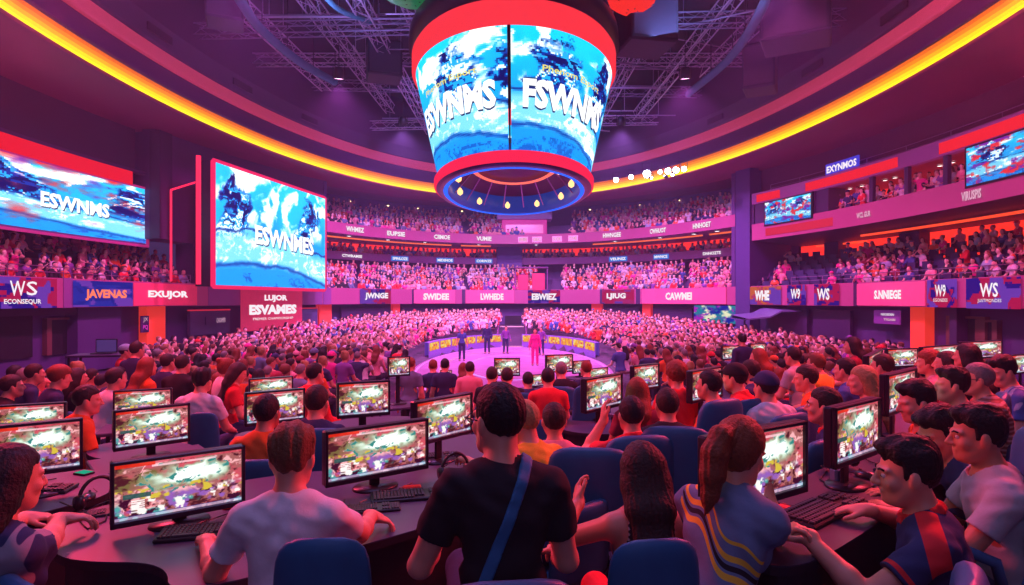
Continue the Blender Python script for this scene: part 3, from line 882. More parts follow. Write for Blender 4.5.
# fascias of the upper back tiers
fascia(tSL, tSR, 4.98, 5.55, M_PINK2, 'wall_fascia_middle', 3.5)
fascia(tSL, tSR, 6.40, 7.12, M_PINK, 'wall_fascia_upper', 0.)
struct(sweep([(0, 6.40), (5.6, 6.40)], tSL, tSR, 40), 'ceiling_upper_tier', mat('tier_under', (.22, .06, .22), .6))
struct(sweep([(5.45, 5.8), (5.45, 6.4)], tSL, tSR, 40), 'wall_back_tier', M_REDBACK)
struct(slab(T(497, 3), T(522, 3), 2.9, 5.5, 2.2, 6.4), 'wall_back_pier', mat('pier_violet', (.10, .06, .26), .6))
# warm light line under the upper tier
for k, (a, c_) in enumerate(((330, 455), (464, 492), (588, 690), (697, 728))):
    struct(slab(T(a), T(c_), 1.6, 1.75, 6.30, 6.39), 'trim_%d' % (60 + k), glow('amber_line', (1, .14, .04), 1.0))
# stand end walls
for k, (t, d1, z1) in enumerate(((tSL, 5.6, 9.6), (tSR, 5.6, 9.6))):
    struct(slab(t - .012, t + .0, .0, d1, 2.8, z1, 1), 'wall_stand_end_%d' % (k + 1), M_WALL)

# ------------------------------------------------------------------ right balcony with suites
struct(sweep([(.15, 5.42), (0, 5.42), (-.02, 6.35), (.3, 6.35)], tBR, tR1, 50), 'wall_balcony_front', M_PINK)
struct(sweep([(.3, 7.5), (0, 7.5), (-.02, 8.12), (.9, 8.12)], tBR, tR1, 50), 'wall_balcony_head', M_PINK2)
struct(sweep([(0, 5.42), (5.4, 5.30)], tBR, tR1, 50), 'ceiling_balcony_under', mat('balcony_under', (.035, .015, .06), .5))
struct(sweep([(.2, 5.9), (3.2, 5.9)], tBR, tR1, 50), 'floor_balcony', M_STEP)
struct(sweep([(.2, 7.52), (3.2, 7.52)], tBR, tR1, 50), 'ceiling_suite', mat('suite_ceiling', (.30, .04, .07), .5))
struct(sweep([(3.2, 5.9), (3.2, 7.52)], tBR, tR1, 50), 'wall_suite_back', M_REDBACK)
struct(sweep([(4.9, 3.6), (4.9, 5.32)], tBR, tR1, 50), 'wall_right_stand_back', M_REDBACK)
pn = 1
for px in (752, 813, 826, 870, 905, 944, 966, 1018):
    struct(slab(T(px) - .004, T(px) + .004, .05, .22 if px not in (752, 826, 966) else 1.2, 5.9, 7.52, 1), 'wall_partition_%d' % pn, M_DARKP); pn += 1
struct(slab(T(754), T(764), .1, 1.2, 6.35, 7.5, 2), 'wall_partition_12', M_DARKP)
struct(slab(T(813), T(826), .1, .6, 6.35, 7.5, 2), 'wall_partition_13', M_DARKP)
for k, (a, c_) in enumerate(((822, 836), (896, 916), (760, 772))):   # dark piers behind the right stand
    struct(slab(T(a, 4), T(c_, 4), 4.2, 5.2, 3., 5.35, 2), 'wall_stand_pier_%d' % (k + 1), M_DARKP)
for k, (a, c_, d) in enumerate(((766, 806, 4.6), (830, 905, 2.0), (905, 1100, 2.0))):
    struct(slab(T(a), T(min(c_, 1023)) + (.3 if c_ > 1023 else 0), d, d + .12, 5.16, 5.26), 'trim_%d' % (70 + k), glow('orange_line', (1, .07, .02), 1.1))
for k, (a, c_) in enumerate(((757, 780), (806, 898), (940, 1023))):
    struct(slab(T(a), T(c_) + (.3 if c_ > 1000 else 0), -.05, -.01, 7.58, 8.0), 'trim_%d' % (80 + k), glow('band_red', (1, .02, .03), .85))
for k, (a, c_) in enumerate(((766, 833),)):
    struct(slab(T(a), T(c_), -.05, -.01, 5.60, 6.0), 'trim_%d' % (84 + k), glow('band_red2', (.9, .03, .08), .75))
# left red band over the wide screen
struct(slab(tL0, T(128, .8), .55, .78, 7.05, 7.62), 'trim_86', glow('band_red3', (1, .012, .025), .8))
struct(slab(tL0, T(150, .8), .5, .85, 7.62, 7.74), 'trim_87', M_DARKP)

# rails above the lower fascia (left and right)
def railing(t0, t1, d, z, label):
    root = empty('railing', EP((t0 + t1) / 2, d, z), 0, label, 'railing', 'front rails of the lower tier'); o = root.location.copy()
    n = max(3, int(abs(t1 - t0) * 24)); P = [EP(t0 + (t1 - t0) * i / n, d, z) - o for i in range(n + 1)]
    m = mat('rail_metal', (.35, .22, .38), .35, metal=.8, var=.1)
    for h in (.22, .42):
        b = MB(); b.tube([p + Vector((0, 0, h)) for p in P], .018, 6); b.build('top_rail' if h > .3 else 'mid_rail', m, root)
    for p in P[::2]:
        b = MB(); b.tube([p, p + Vector((0, 0, .42))], .016, 6); b.build('post', m, root)
railing(T(0) - .25, T(192), .1, 2.78, 'thin metal front rail under the left stand crowd')
railing(T(790), T(1023) + .2, .1, 2.78, 'thin metal front rail of the right stand above the banners')
railing(T(765), T(1023) + .2, .5, 8.1, 'thin rail along the top of the right balcony')

# doors and openings in the low wall
M_DOORF = mat('door_frame_brown', (.16, .07, .05), .5)
def doorway(px0, px1, z1, n, frame=True):
    t0, t1 = T(px0, .9), T(px1, .9); z0 = -.05
    struct(slab(t0, t1, .80, .93, z0, z1, 3), 'door_%d' % n, mat('doorway_black', (.006, .004, .008), .7))
    if frame:
        for k, (a, c_) in enumerate(((t0 - .008, t0), (t1, t1 + .008))): struct(slab(a, c_, .70, .93, z0, z1, 1), 'trim_%d' % (90 + n * 3 + k), M_DOORF)
        struct(slab(t0 - .008, t1 + .008, .70, .93, z1, z1 + .08, 3), 'trim_%d' % (92 + n * 3), M_DOORF)
doorway(47, 76, 1.25, 1); doorway(-40, 30, 1.55, 2, False); doorway(985, 997, 1.2, 3)
doorway(955, 985, 1.3, 4); doorway(505, 521, .75, 5, False)
struct(slab(T(0) - .3, T(84), .3, .9, 1.45, 1.73), 'wall_left_lintel', M_WALLD)
struct(slab(T(86), T(128), .35, .95, -.8, 1.72, 4), 'wall_left_block', M_WALL)
struct(slab(T(941), T(948), .35, .95, -.8, 1.72, 2), 'wall_right_block', M_DARKP)
# columns, their red and orange lighting put into emission
for k, (a, c_) in enumerate(((155, 173), (323, 335), (395, 402), (590, 600), (640, 648), (901, 915))):
    big = k in (0, 5)
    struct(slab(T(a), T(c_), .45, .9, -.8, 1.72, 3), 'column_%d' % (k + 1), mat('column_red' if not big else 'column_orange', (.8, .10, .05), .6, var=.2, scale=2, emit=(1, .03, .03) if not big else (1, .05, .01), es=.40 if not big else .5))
# slate boards at the foot of the left wing and grey panels at the back
for k, (a, c_) in enumerate(((195, 234), (302, 320))):
    struct(slab(T(a), T(c_), .3, .5, .25, 1.45, 3), 'wall_board_%d' % (k + 1), mat('board_slate', (.10, .09, .22), .5))
    struct(slab(T(a), T(c_), .28, .5, 1.45, 1.52, 3), 'trim_%d' % (120 + k), glow('thin_red', (.8, .03, .06), .6))
for k, (a, c_) in enumerate(((345, 392), (404, 440), (530, 560), (602, 636), (650, 688), (755, 800), (806, 842))):
    struct(slab(T(a), T(c_), .5, .7, .1, 1.5, 3), 'wall_board_%d' % (k + 3), M_DARKP)
# neon outlines on the left wing
def neon(pts, label, name='neon_outline', r=.045):
    root = empty(name, pts[0], 0, label, 'neon light')
    for a, c_ in zip(pts[:-1], pts[1:]):
        b = MB(); b.tube([Vector(a) - Vector(pts[0]), Vector(c_) - Vector(pts[0])], r, 6); b.build('neon_tube', glow('neon_red', (1, .02, .07), 1.6), root)
q = lambda px, z, d=-.06: EP(T(px, d), d, z)
neon([q(171, 2.85, -.4), q(171, 7.0, -.4), q(199, 7.75, -.4), q(199, 2.85, -.4)], 'red neon outline of a tall bay beside the large blue screen')
b = MB()
# ------------------------------------------------------------------ big screens
def flat_fn(p00, p10, p11, p01):
    p00, p10, p11, p01 = map(Vector, (p00, p10, p11, p01))
    return lambda u, v: (p00 * (1 - u) + p10 * u) * (1 - v) + (p01 * (1 - u) + p11 * u) * v
def on_screen(fn, nrm, u0, u1, v0, v1, s, m, root, name='lettering', slant=0, off=.03, bold=.02, tilt=0.):
    def g(x, y):
        u = (u0 + u1) / 2 + x; v = (v0 + v1) / 2 + y + x * tilt
        return fn(u, v) + nrm(u) * off
    return text_map(s, u1 - u0, v1 - v0, g, bold, slant).build(name, m, root)
W_LET = glow('letter_white', (1, 1, 1), 1.25, False)
W_SH = glow('letter_shadow', (.02, .06, .25), .6, False)
SCREEN_BIG = attr_glow('led_wall', 1.5)
# the upright screen
p = [Vector((-13.45, 27.0, 2.62)), Vector((-11.55, 37.0, 2.62)), Vector((-11.55, 37.0, 8.28)), Vector((-13.45, 27.0, 8.28))]
root = empty('video_wall', (p[0] + p[1]) / 2, 0, 'tall bright blue screen with a thin red frame over the crowd left of centre', 'screen')
o = Vector(root.location); fn0 = flat_fn(*[k - o for k in p])
nv = Vector((1.0, -.19, 0)).normalized()
display('screen', lambda u, v: fn0(u, v) + nv * .06, lambda u, v: art_race(u, v, 5, fig=(.16, .80)), 170, 96, SCREEN_BIG, root)
b = MB()
for i in range(4): a, c_ = p[i] - o, p[(i + 1) % 4] - o; b.tube([a, c_], .12, 4)
b.build('frame', glow('frame_red', (1, .02, .12), .9), root)
b = MB(); back = [k - o for k in p]; bk = [k - nv * .9 for k in back]
b.add(back + bk, [(0, 1, 2, 3), (7, 6, 5, 4), (0, 4, 5, 1), (1, 5, 6, 2), (2, 6, 7, 3), (3, 7, 4, 0)]); b.build('housing', M_BLACK, root)
nf = lambda u: nv
on_screen(fn0, nf, .30, .86, .36, .53, 'ESWNMES', W_SH, root, 'letter_shadow', 0, .09, .045, -.06)
on_screen(fn0, nf, .29, .85, .37, .54, 'ESWNMES', W_LET, root, 'lettering', 0, .12, .045, -.06)
# side strip of neon left of it
neon([Vector((-13.9, 26.6, 2.7)), Vector((-13.9, 26.6, 8.4))], 'upright red neon strip along the near edge of the tall screen', r=.10)
# the wide screen on the left wall
d = .62; tA, tB = T(0, d) - .35, T(146, d)
def wf(u, v): return EP(tA + (tB - tA) * u, d, 4.55 + 2.45 * v)
root = empty('video_wall', (0, 0, 0), 0, 'very wide curved blue screen on the left wall above the side stand', 'screen')
display('screen', lambda u, v: wf(u, v), lambda u, v: art_race(u, v, 15, warm=.3, fig=(.55, .96)), 200, 60, SCREEN_BIG, root)
wn = lambda u: Vector((math.cos(0), 0, 0))
on_screen(wf, wn, .675, .875, .33, .56, 'ESWNMS', W_SH, root, 'letter_shadow', 0, .04, .04, .0)
on_screen(wf, wn, .67, .87, .345, .575, 'ESWNMS', W_LET, root, 'lettering', 0, .08, .04, .0)
slab(tA, tB + .005, d + .03, d + .25, 4.4, 7.1).build('housing', mat('housing_violet', (.20, .06, .22), .5), root)
for z in (4.43, 7.04): slab(tA, tB + .005, d - .03, d + .03, z - .05, z + .05).build('frame', mat('frame_violet', (.3, .05, .2), .5, emit=(.6, .03, .2), es=.4), root)
slab(tB, tB + .006, d - .03, d + .03, 4.4, 7.1, 1).build('frame', MATS['frame_violet'], root)
# balcony screens
for (a, c_, z0, z1, sd, lab) in ((766, 812, 6.2, 7.42, 31, 'small bright screen at the near end of the right balcony beside the dark bay'), (969, 1090, 6.1, 7.45, 44, 'larger colourful screen on the right balcony cut by the photo edge')):
    t0 = T(a); t1 = T(min(c_, 1023)) + (.10 if c_ > 1023 else 0)
    root = empty('balcony_screen', EP((t0 + t1) / 2, 0, z0), 0, lab, 'screen'); o = Vector(root.location)
    display('screen', lambda u, v: EP(t0 + (t1 - t0) * u, -.10, z0 + (z1 - z0) * v) - o, lambda u, v: art_race(u, v, sd, warm=.8, fig=(.2, .8)), 70, 36, attr_glow('led_small', 1.15, False), root)
    h = slab(t0 - .004, t1 + .004, -.07, .1, z0 - .07, z1 + .07, 4); h.v = [tuple(Vector(v) - o) for v in h.v]; h.build('housing', M_BLACK, root)
# screen under the lower fascia at the right of the crowd
t0, t1 = T(692), T(742)
root = empty('wall_screen', EP((t0 + t1) / 2, 0, .6), 0, 'low wide screen with teal and violet swirls below the right end of the back fascia', 'screen'); o = Vector(root.location)
def art_swirl(u, v):
    n_ = fbm(u, v, 3, 77); c = np.zeros(u.shape + (3,), 'f') + np.array((.05, .45, .55), 'f')
    c = lerpc(c, (.85, .85, .7), (np.sin(u * 16 + n_ * 7) - .3) * 2); c = lerpc(c, (.6, .12, .65), (fbm(u, v, 4, 78) - .52) * 9); return lerpc(c, (.03, .15, .55), (fbm(u, v, 5, 79) - .57) * 9)
display('screen', lambda u, v: EP(t0 + (t1 - t0) * u, .25, .55 + 1.1 * v) - o, art_swirl, 50, 18, MATS['led_small'], root)
h = slab(t0, t1, .27, .5, .5, 1.7, 4); h.v = [tuple(Vector(v) - o) for v in h.v]; h.build('housing', M_BLACK, root)

# ------------------------------------------------------------------ banners on the lower fascia
def banner(px0, px1, z0, z1, art, texts, label, d=-.08, nm='banner', nu=40, group=None):
    t0, t1 = T(px0, d), T(px1, d); tm = (t0 + t1) / 2
    root = empty(nm, EP(tm, d, z0), 0, label, 'banner', group); o = Vector(root.location)
    if callable(art):
        display('cloth', lambda u, v: EP(t0 + (t1 - t0) * u, d, z0 + (z1 - z0) * v) - o, art, nu, 14, attr_glow('banner_lit', .62, False), root)
    else:
        h = slab(t0, t1, d - .01, d + .05, z0, z1, 5); h.v = [tuple(Vector(v) - o) for v in h.v]; h.build('cloth', art, root)
    L = math.hypot((EX + d) * math.cos(tm), (EY + d) * math.sin(tm)); wm = abs(t1 - t0) * L
    for (s, u0, u1, v0, v1, m, bold) in texts:
        def g(x, y): return EP(t0 + (t1 - t0) * ((u0 + u1) / 2 + x / wm), d - .035, z0 + (z1 - z0) * (v0 + v1) / 2 + y) - o
        text_map(s, (u1 - u0) * wm, (v1 - v0) * (z1 - z0), g, bold).build('lettering', m, root)
    return root
LW = glow('lettering_white', (1, .92, .98), .95, False)
LO = glow('lettering_orange', (1, .20, .10), 1.1, False)
LP = glow('lettering_pink', (1, .55, .75), .7, False)
RB = mat('banner_red', (.75, .06, .14), .6, emit=(.85, .04, .13), es=.30)
RB2 = mat('banner_rose', (.72, .10, .26), .6, emit=(.85, .07, .2), es=.26)
A1 = lambda sd, **k: (lambda u, v: art_banner(u, v, sd, **k))
banner(-12, 57, 1.72, 2.76, A1(3), [('W', .28, .50, .40, .88, LW, .01), ('S', .52, .68, .42, .88, LW, .01), ('ECONSEQUR', .20, .74, .12, .30, LW, .02)], 'blue and red banner reading WS nearest the left edge of the lower fascia')
banner(73, 133, 1.74, 2.74, A1(9, base=(.12, .18, .66), hot=(.16, .22, .74)), [('JAVENAS', .18, .88, .24, .68, LO, .05)], 'blue banner with orange JAVENAS lettering on the left fascia')
banner(134, 197, 1.76, 2.74, RB, [('EXUJOR', .20, .84, .28, .68, LW, .05)], 'red banner with white EXUJOR lettering on the left fascia')
banner(241, 302, .30, 2.62, RB, [('LUJOR', .36, .74, .68, .86, LW, .05), ('ESVAMES', .12, .90, .38, .62, LW, .06), ('PREMIER CHAMPIONSHIP', .18, .84, .25, .31, LW, .0)], 'large hanging red banner reading LUJOR ESVAMES under the tall screen', d=-.25)
banner(360, 391, 1.75, 2.76, A1(13), [('JWNGE', .15, .90, .25, .75, LW, .05)], 'dark blue and pink JWNGE banner on the back fascia', nu=20)
banner(414, 455, 1.75, 2.76, RB2, [('SWIDEE', .22, .85, .25, .75, LW, .05)], 'rose SWIDEE banner on the back fascia', nu=20)
banner(466, 514, 1.75, 2.76, RB2, [('LWHEDE', .30, .78, .25, .75, LW, .05)], 'rose LWHEDE banner on the back fascia near the middle', nu=20)
banner(528, 560, 1.75, 2.76, A1(23), [('EBWIEZ', .12, .90, .25, .75, LW, .05)], 'dark blue EBWIEZ banner on the back fascia right of the middle', nu=20)
banner(602, 634, 1.75, 2.76, A1(27, base=(.8, .2, .5)), [('LJIUG', .15, .75, .25, .75, LW, .05)], 'pink and blue LJIUG banner on the back fascia', nu=20)
banner(642, 726, 1.75, 2.76, RB2, [('CAWMEI', .30, .62, .25, .75, LW, .05)], 'long rose CAWMEI banner at the right end of the back fascia', nu=20)
banner(742, 781, 1.75, 2.76, A1(33, base=(.85, .25, .45), hot=(.95, .45, .25)), [('WHE', .35, .72, .22, .78, LW, .06)], 'orange and pink WHE banner on the right fascia', nu=20)
banner(787, 806, 1.74, 2.78, A1(37), [('W9', .22, .72, .30, .82, LW, .03)], 'small dark blue W9 banner on the right fascia', nu=16)
banner(814, 839, 1.74, 2.78, A1(41), [('WS', .15, .65, .25, .80, LW, .03)], 'dark blue and violet WS banner on the right fascia', nu=16)
banner(857, 925, 1.76, 2.74, RB2, [('S.NNIEGE', .28, .68, .28, .68, LW, .05)], 'long rose banner lettered S.NNIEGE on the right fascia')
banner(927, 957, 1.72, 2.78, A1(45), [('W9', .30, .66, .38, .82, LW, .02), ('EGONDES', .25, .72, .20, .32, LW, .0)], 'blue and red W9 banner on the right fascia beside the rose one', nu=24)
banner(966, 1021, 1.70, 2.76, A1(51), [('WS', .28, .62, .38, .84, LW, .02), ('JUSTMONDES', .24, .68, .18, .32, LW, .0)], 'largest blue and red WS banner at the right edge of the lower fascia')
# thin lettering strips on the other fascias
def strip(px, wpx, zc, h, d, s, m, label, back=None):
    t0, t1 = T(px - wpx / 2, d), T(px + wpx / 2, d); tm = (t0 + t1) / 2
    root = empty('fascia_sign', EP(tm, d, zc), 0, label, 'sign', 'lettered signs on the upper fascias'); o = Vector(root.location)
    if back:
        hh = slab(t0 - .004, t1 + .004, d + .0, d + .05, zc - h * .85, zc + h * .85, 3); hh.v = [tuple(Vector(v) - o) for v in hh.v]; hh.build('sign_board', back, root)
    L = math.hypot((EX + d) * math.cos(tm), (EY + d) * math.sin(tm)); wm = abs(t1 - t0) * L
    text_map(s, wm, h, lambda x, y: EP(tm + x / L, d - .03, zc + y) - o, .04).build('lettering', m, root)
up = [(355, 18, 'WHMEZ'), (396, 18, 'EUPSIE'), (442, 16, 'CIIMOE'), (484, 15, 'VUMIE'), (612, 18, 'HWNGEE'), (658, 16, 'CWHUOT'), (702, 18, 'HNHOET')]
for px, wp, s in up: strip(px, wp, 6.77, .34, -.05, s, LW, 'white %s lettering on the pink fascia of the top back tier' % s)
sb = glow('sign_blue', (.03, .25, .95), .7, False)
for px, wp, s in ((400, 15, 'SPINLOZE'), (445, 15, 'MIDSNOE'), (484, 15, 'CORWZE'), (618, 16, 'VEUNIZ'), (661, 13, 'MWNCE')):
    strip(px, wp, 5.26, .22, 3.42, s, LW, 'thin blue %s sign on the middle back tier' % s, sb)
strip(352, 20, 5.26, .22, 3.42, 'CTWRAMSE', LW, 'white CTWRAMSE lettering at the left end of the middle tier')
strip(712, 18, 5.26, .22, 3.42, 'DNHOZTS', LW, 'white DNHOZTS lettering at the right end of the middle tier')
for i, (px, s) in enumerate(((523, 'EE'), (537, 'GEC'), (557, 'SUOR'), (573, 'OE'))):
    strip(px, 8, 6.72, .26, -.05, s, LP, 'small %s plate on the top fascia above the centre gate' % s, mat('plate_pink', (.7, .3, .5), .5, emit=(.9, .3, .5), es=.5))
strip(864, 14, 5.85, .26, -.06, 'WCL GUR', LP, 'faint WCL GUR lettering on the balcony front')
strip(972, 20, 5.75, .34, -.06, 'VIRUSPIS', LP, 'faint VIRUSPIS lettering on the balcony front near the right edge')
strip(842, 30, 8.42, .34, .2, 'EXYNMOS', LW, 'tilted blue EXYNMOS sign standing on top of the right balcony', glow('sign_deepblue', (.06, .05, .75), .8, False))
# dark info board under the right fascia, little left board
banner(874, 900, .95, 1.55, mat('board_violet', (.16, .04, .24), .5, emit=(.25, .03, .35), es=.3), [('NSOSIDEN', .3, .8, .62, .78, LW, .02), ('TIGABI', .4, .85, .25, .42, LP, .04)], 'violet notice reading NSOSIDEN TIGABI under the right fascia', d=.3, nm='notice_board')
banner(141, 149, .55, 1.3, M_WALL, [('JX', .2, .8, .6, .9, LP, .0), ('PQ', .2, .8, .15, .45, glow('lettering_magenta', (.9, .05, .6), .8, False), .02)], 'narrow magenta lettered notice beside the orange column', d=.4, nm='notice_board')
banner(206, 226, .75, 1.15, MATS['board_slate'], [('CHOAMER', .5, .95, .2, .8, LP, .0)], 'small faint lettering on the slate board under the wing', d=.25, nm='notice_board')
# stand-top lamps on the back wall
M_LAMP = glow('lamp_warm', (1, .75, .35), 3.0, False)
for i, px in enumerate((350, 388, 418, 462, 486, 590, 640, 680)):
    r_ = empty('wall_lamp', EP(T(px, 5.4), 5.4, 9.75), 0, 'small warm lamp high on the violet back wall', 'lamp', 'warm lamps on the back wall')
    b = MB(); b.lathe([(.02, .10), (.10, .05), (.12, -.06)], n=12); b.build('lamp_shade', M_BLACK, r_); b = MB(); b.lathe([(.001, -.05), (.07, -.05), (.09, -.10), (.001, -.14)], n=12); b.build('bulb', M_LAMP, r_)
for i, px in enumerate((349, 388, 425, 479, 536, 615, 660, 694, 717)):      # downlights under the top tier
    r_ = empty('downlight', EP(T(px, .6), .6, 6.39), 0, 'small round white downlight under the top back tier', 'lamp', 'downlights under the top back tier')
    b = MB(); b.lathe([(.20, 0), (.22, -.03), (.15, -.05)], n=12); b.build('rim', M_BLACK, r_); b = MB(); b.lathe([(.001, -.03), (.16, -.04)], n=12); b.build('lens', glow('downlight_white', (1, .85, .95), 3, False), r_)
for i, px in enumerate((850, 862, 885, 895, 940, 952)):
    r_ = empty('downlight', EP(T(px, 1.2), 1.2, 7.5), 0, 'small round downlight in the ceiling of the right balcony suites', 'lamp', 'downlights in the balcony suites')
    b = MB(); b.lathe([(.13, 0), (.15, -.03), (.1, -.04)], n=12); b.build('rim', M_BLACK, r_); b = MB(); b.lathe([(.001, -.02), (.11, -.03)], n=12); b.build('lens', glow('downlight_suite', (1, .75, .7), 3, False), r_)
# centre gate: pink booths in the back stand
r_ = empty('commentary_booth', EP(0.055, 1.5, 6.9), 0, 'pink lit commentary booth in the middle of the top back tier', 'booth')
for nm, c_, sz, m in (('booth_body', (0, 0, .75), (3.6, 1.4, 1.5), mat('booth_magenta', (.4, .03, .2), .5, emit=(.95, .03, .35), es=.35)), ('booth_window', (0, -.72, .75), (3.0, .05, .7), mat('booth_glass', (.6, .1, .4), .2, emit=(1, .25, .5), es=.5)), ('booth_roof', (0, -.05, 1.95), (4.4, 1.6, .9), mat('booth_roof', (.35, .22, .45), .5))):
    b = MB(); b.box(c_, sz, bev=.05); b.build(nm, m, r_)
r_ = empty('gate_booth', EP(0.11, .6, 2.8), 0, 'red and pink glass cabin in the lower back stand', 'booth')
for nm, c_, sz, m in (('cabin', (.2, 0, .65), (1.0, .8, 1.3), mat('cabin_red', (.5, .02, .10), .5, emit=(1, .03, .12), es=.3)), ('cabin', (-1.0, .1, .6), (.8, .8, 1.2), MATS['cabin_red']), ('post', (-1.6, -.3, .9), (.08, .08, 1.8), M_PINK2), ('post', (.9, -.3, .9), (.08, .08, 1.8), M_PINK2), ('roof', (-.35, 0, 1.75), (2.7, 1.0, .08), M_PINK2)):
    b = MB(); b.box(c_, sz, bev=.03); b.build(nm, m, r_)
# pale canopy roof over the floor entrance at the right
r_ = empty('entrance_canopy', atD(790, 318, 33), 0, 'low blue grey canopy roof over the entrance at the right of the crowd', 'canopy')
b = MB(); P = [(-2.8, .0), (-1.6, .12), (-1.0, .42), (.4, .45), (1.4, .15), (2.8, .02)]
b.add([(x, y, z + (0 if y < 0 else .15)) for y in (-1.2, 1.2) for x, z in P] + [(x, y, z - .08) for y in (-1.2, 1.2) for x, z in P],
      [(i, i + 1, 7 + i, 6 + i) for i in range(5)] + [(12 + i, 18 + i, 19 + i, 13 + i) for i in range(5)] + [(i, 12 + i, 13 + i, i + 1) for i in range(5)] + [(6 + i, 7 + i, 19 + i, 18 + i) for i in range(5)])
b.build('roof', mat('canopy_blue', (.16, .17, .38), .4), r_)
for x in (-2.5, 2.5):
    b = MB(); b.tube([(x, 0, 0), (x, 0, -1.3)], .05, 8); b.build('post', M_BLACK, r_)

# ------------------------------------------------------------------ the centre-hung scoreboard
def jumbotron():
    cy = 20.2; root = empty('scoreboard', (0, cy, 4.4), 0, 'huge oval centre-hung scoreboard with blue screens and red rims', 'scoreboard')
    cx = 0.06
    # profile: fraction v 0..1 between bottom and top of the screens
    zb, zt = 5.9, 9.2
    Rb, Rt = (2.48, 4.6), (3.22, 4.5)
    def S(a, v, out=0.):
        rx = Rb[0] + (Rt[0] - Rb[0]) * v + out; ry = Rb[1] + (Rt[1] - Rb[1]) * v + out
        return Vector((cx + rx * math.sin(a), -ry * math.cos(a), zb + (zt - zb) * v - 4.4))
    def band(prof, name, m, n=96, smooth=True):
        """prof: (rx, ry, z)"""
        b = MB(); P = len(prof)
        b.add([(cx + rx * math.sin(2 * PI * k / n), -ry * math.cos(2 * PI * k / n), z - 4.4) for k in range(n) for rx, ry, z in prof],
              [(k * P + j, ((k + 1) % n) * P + j, ((k + 1) % n) * P + j + 1, k * P + j + 1) for k in range(n) for j in range(P - 1)])
        return b.build(name, m, root, smooth)
    m = attr_glow('jumbo_led', 1.4)
    for q in range(4):
        a0 = q * PI / 2 + .015 - .045 - (0 if q else 0); a1 = a0 + PI / 2 - .03
        disp = display('screen', lambda u, v: S(a0 + (a1 - a0) * u, v), lambda u, v: art_race(u * .75 + (.1 if q % 2 else .35), v, 61 + 7 * (q % 2), fig=(.55, .9) if q % 2 == 0 else (.9, .62)), 110, 70, m, root)
        am = (a0 + a1) / 2
        s = 'FSWNMS' if q in (0, 2) else 'ESWNMS'
        # the letters fill most of each panel
        am += (.09 if q in (1, 3) else -.09) * (a1 - a0)
        for nm, mm, off, dv in (('letter_shadow', W_SH, .03, -.012), ('lettering', W_LET, .06, 0)):
            text_map(s, .68, .235, lambda x, y: S(am + x * (a1 - a0), .455 + y + dv, off), .05).build(nm, mm, root)
        text_map('Phenom Esport', .46, .07, lambda x, y: S(am + x * (a1 - a0), .66 + y, .05), .02).build('lettering', glow('letter_yellow', (.95, .85, .2), .9, False), root)
        b = MB(); e = a0 - .015
        b.add([S(e - .008, 0, .03), S(e + .008, 0, .03), S(e + .008, 1, .03), S(e - .008, 1, .03)], [(0, 1, 2, 3)]); b.build('mullion', M_BLACK, root)
    red = glow('jumbo_red', (1, .035, .05), .95)
    band([(3.22, 4.5, 9.2), (3.30, 4.57, 9.22), (3.35, 4.61, 9.32), (3.35, 4.61, 9.80), (3.28, 4.55, 9.9)], 'upper_rim', red)
    band([(3.28, 4.55, 9.9), (3.45, 4.75, 10.1), (3.42, 4.72, 10.5), (3.1, 4.4, 10.9), (2.5, 3.8, 11.1), (2.4, 3.7, 11.6), (1.8, 3.0, 11.9), (.01, .01, 12.0)], 'cap', mat('jumbo_cap', (.06, .015, .03), .35, metal=.6))
    band([(2.48, 4.6, 5.9), (2.56, 4.70, 5.88), (2.62, 4.76, 5.8), (2.61, 4.75, 5.62), (2.54, 4.68, 5.57)], 'lower_rim', glow('jumbo_red2', (1, .02, .08), .95))
    band([(2.54, 4.68, 5.57), (2.48, 4.6, 5.52), (2.40, 4.50, 5.50), (2.32, 4.40, 5.50)], 'dark_edge', mat('jumbo_edge', (.03, .03, .12), .3, metal=.5))
    band([(2.32, 4.40, 5.51), (2.26, 4.33, 5.47), (2.18, 4.25, 5.51)], 'blue_ring', glow('jumbo_blue', (.02, .12, 1.), 1.3))
    band([(2.19, 4.26, 5.51), (2.12, 4.18, 5.6), (2.1, 4.15, 6.2)], 'inner_wall', mat('jumbo_inner', (.02, .10, .45), .4, emit=(.0, .08, .6), es=.25))
    band([(2.1, 4.15, 6.2), (1.6, 3.2, 6.6), (.9, 1.7, 6.7), (.01, .01, 6.75)], 'inner_ceiling', mat('jumbo_inner_top', (.10, .02, .06), .5))
    band([(1.55, 3.1, 6.50), (1.45, 2.95, 6.44), (1.35, 2.8, 6.50)], 'inner_ring', glow('jumbo_pinkring', (1, .15, .12), 1.2))
    for k in range(16):
        a = 2 * PI * (k + .5) / 16
        b = MB(); b.tube([(cx + 1.45 * math.sin(a), -2.9 * math.cos(a), 2.05), (cx + 2.1 * math.sin(a), -4.1 * math.cos(a), 1.35)], .025, 6); b.build('spoke', mat('spoke', (.5, .35, .5), .4, metal=.6), root)
    for k in range(10):
        a = 2 * PI * (k + .2) / 10
        b = MB(); b.lathe([(.001, -.16), (.09, -.1), (.10, 0), (.03, .1), (.001, .12)], (cx + 1.9 * math.sin(a), -3.75 * math.cos(a), 1.4), 10); b.build('spotlight', glow('jumbo_bulb', (1, .55, .2), 2, False), root, True)
    for k in range(6):
        a = 2 * PI * k / 6 + .3
        b = MB(); b.tube([(cx + 2.2 * math.sin(a), -3.2 * math.cos(a), 7.0), (cx + 2.6 * math.sin(a), -3.6 * math.cos(a), 10.6)], .05, 6); b.build('hanging_cable', M_BLACK, root)
jumbotron()
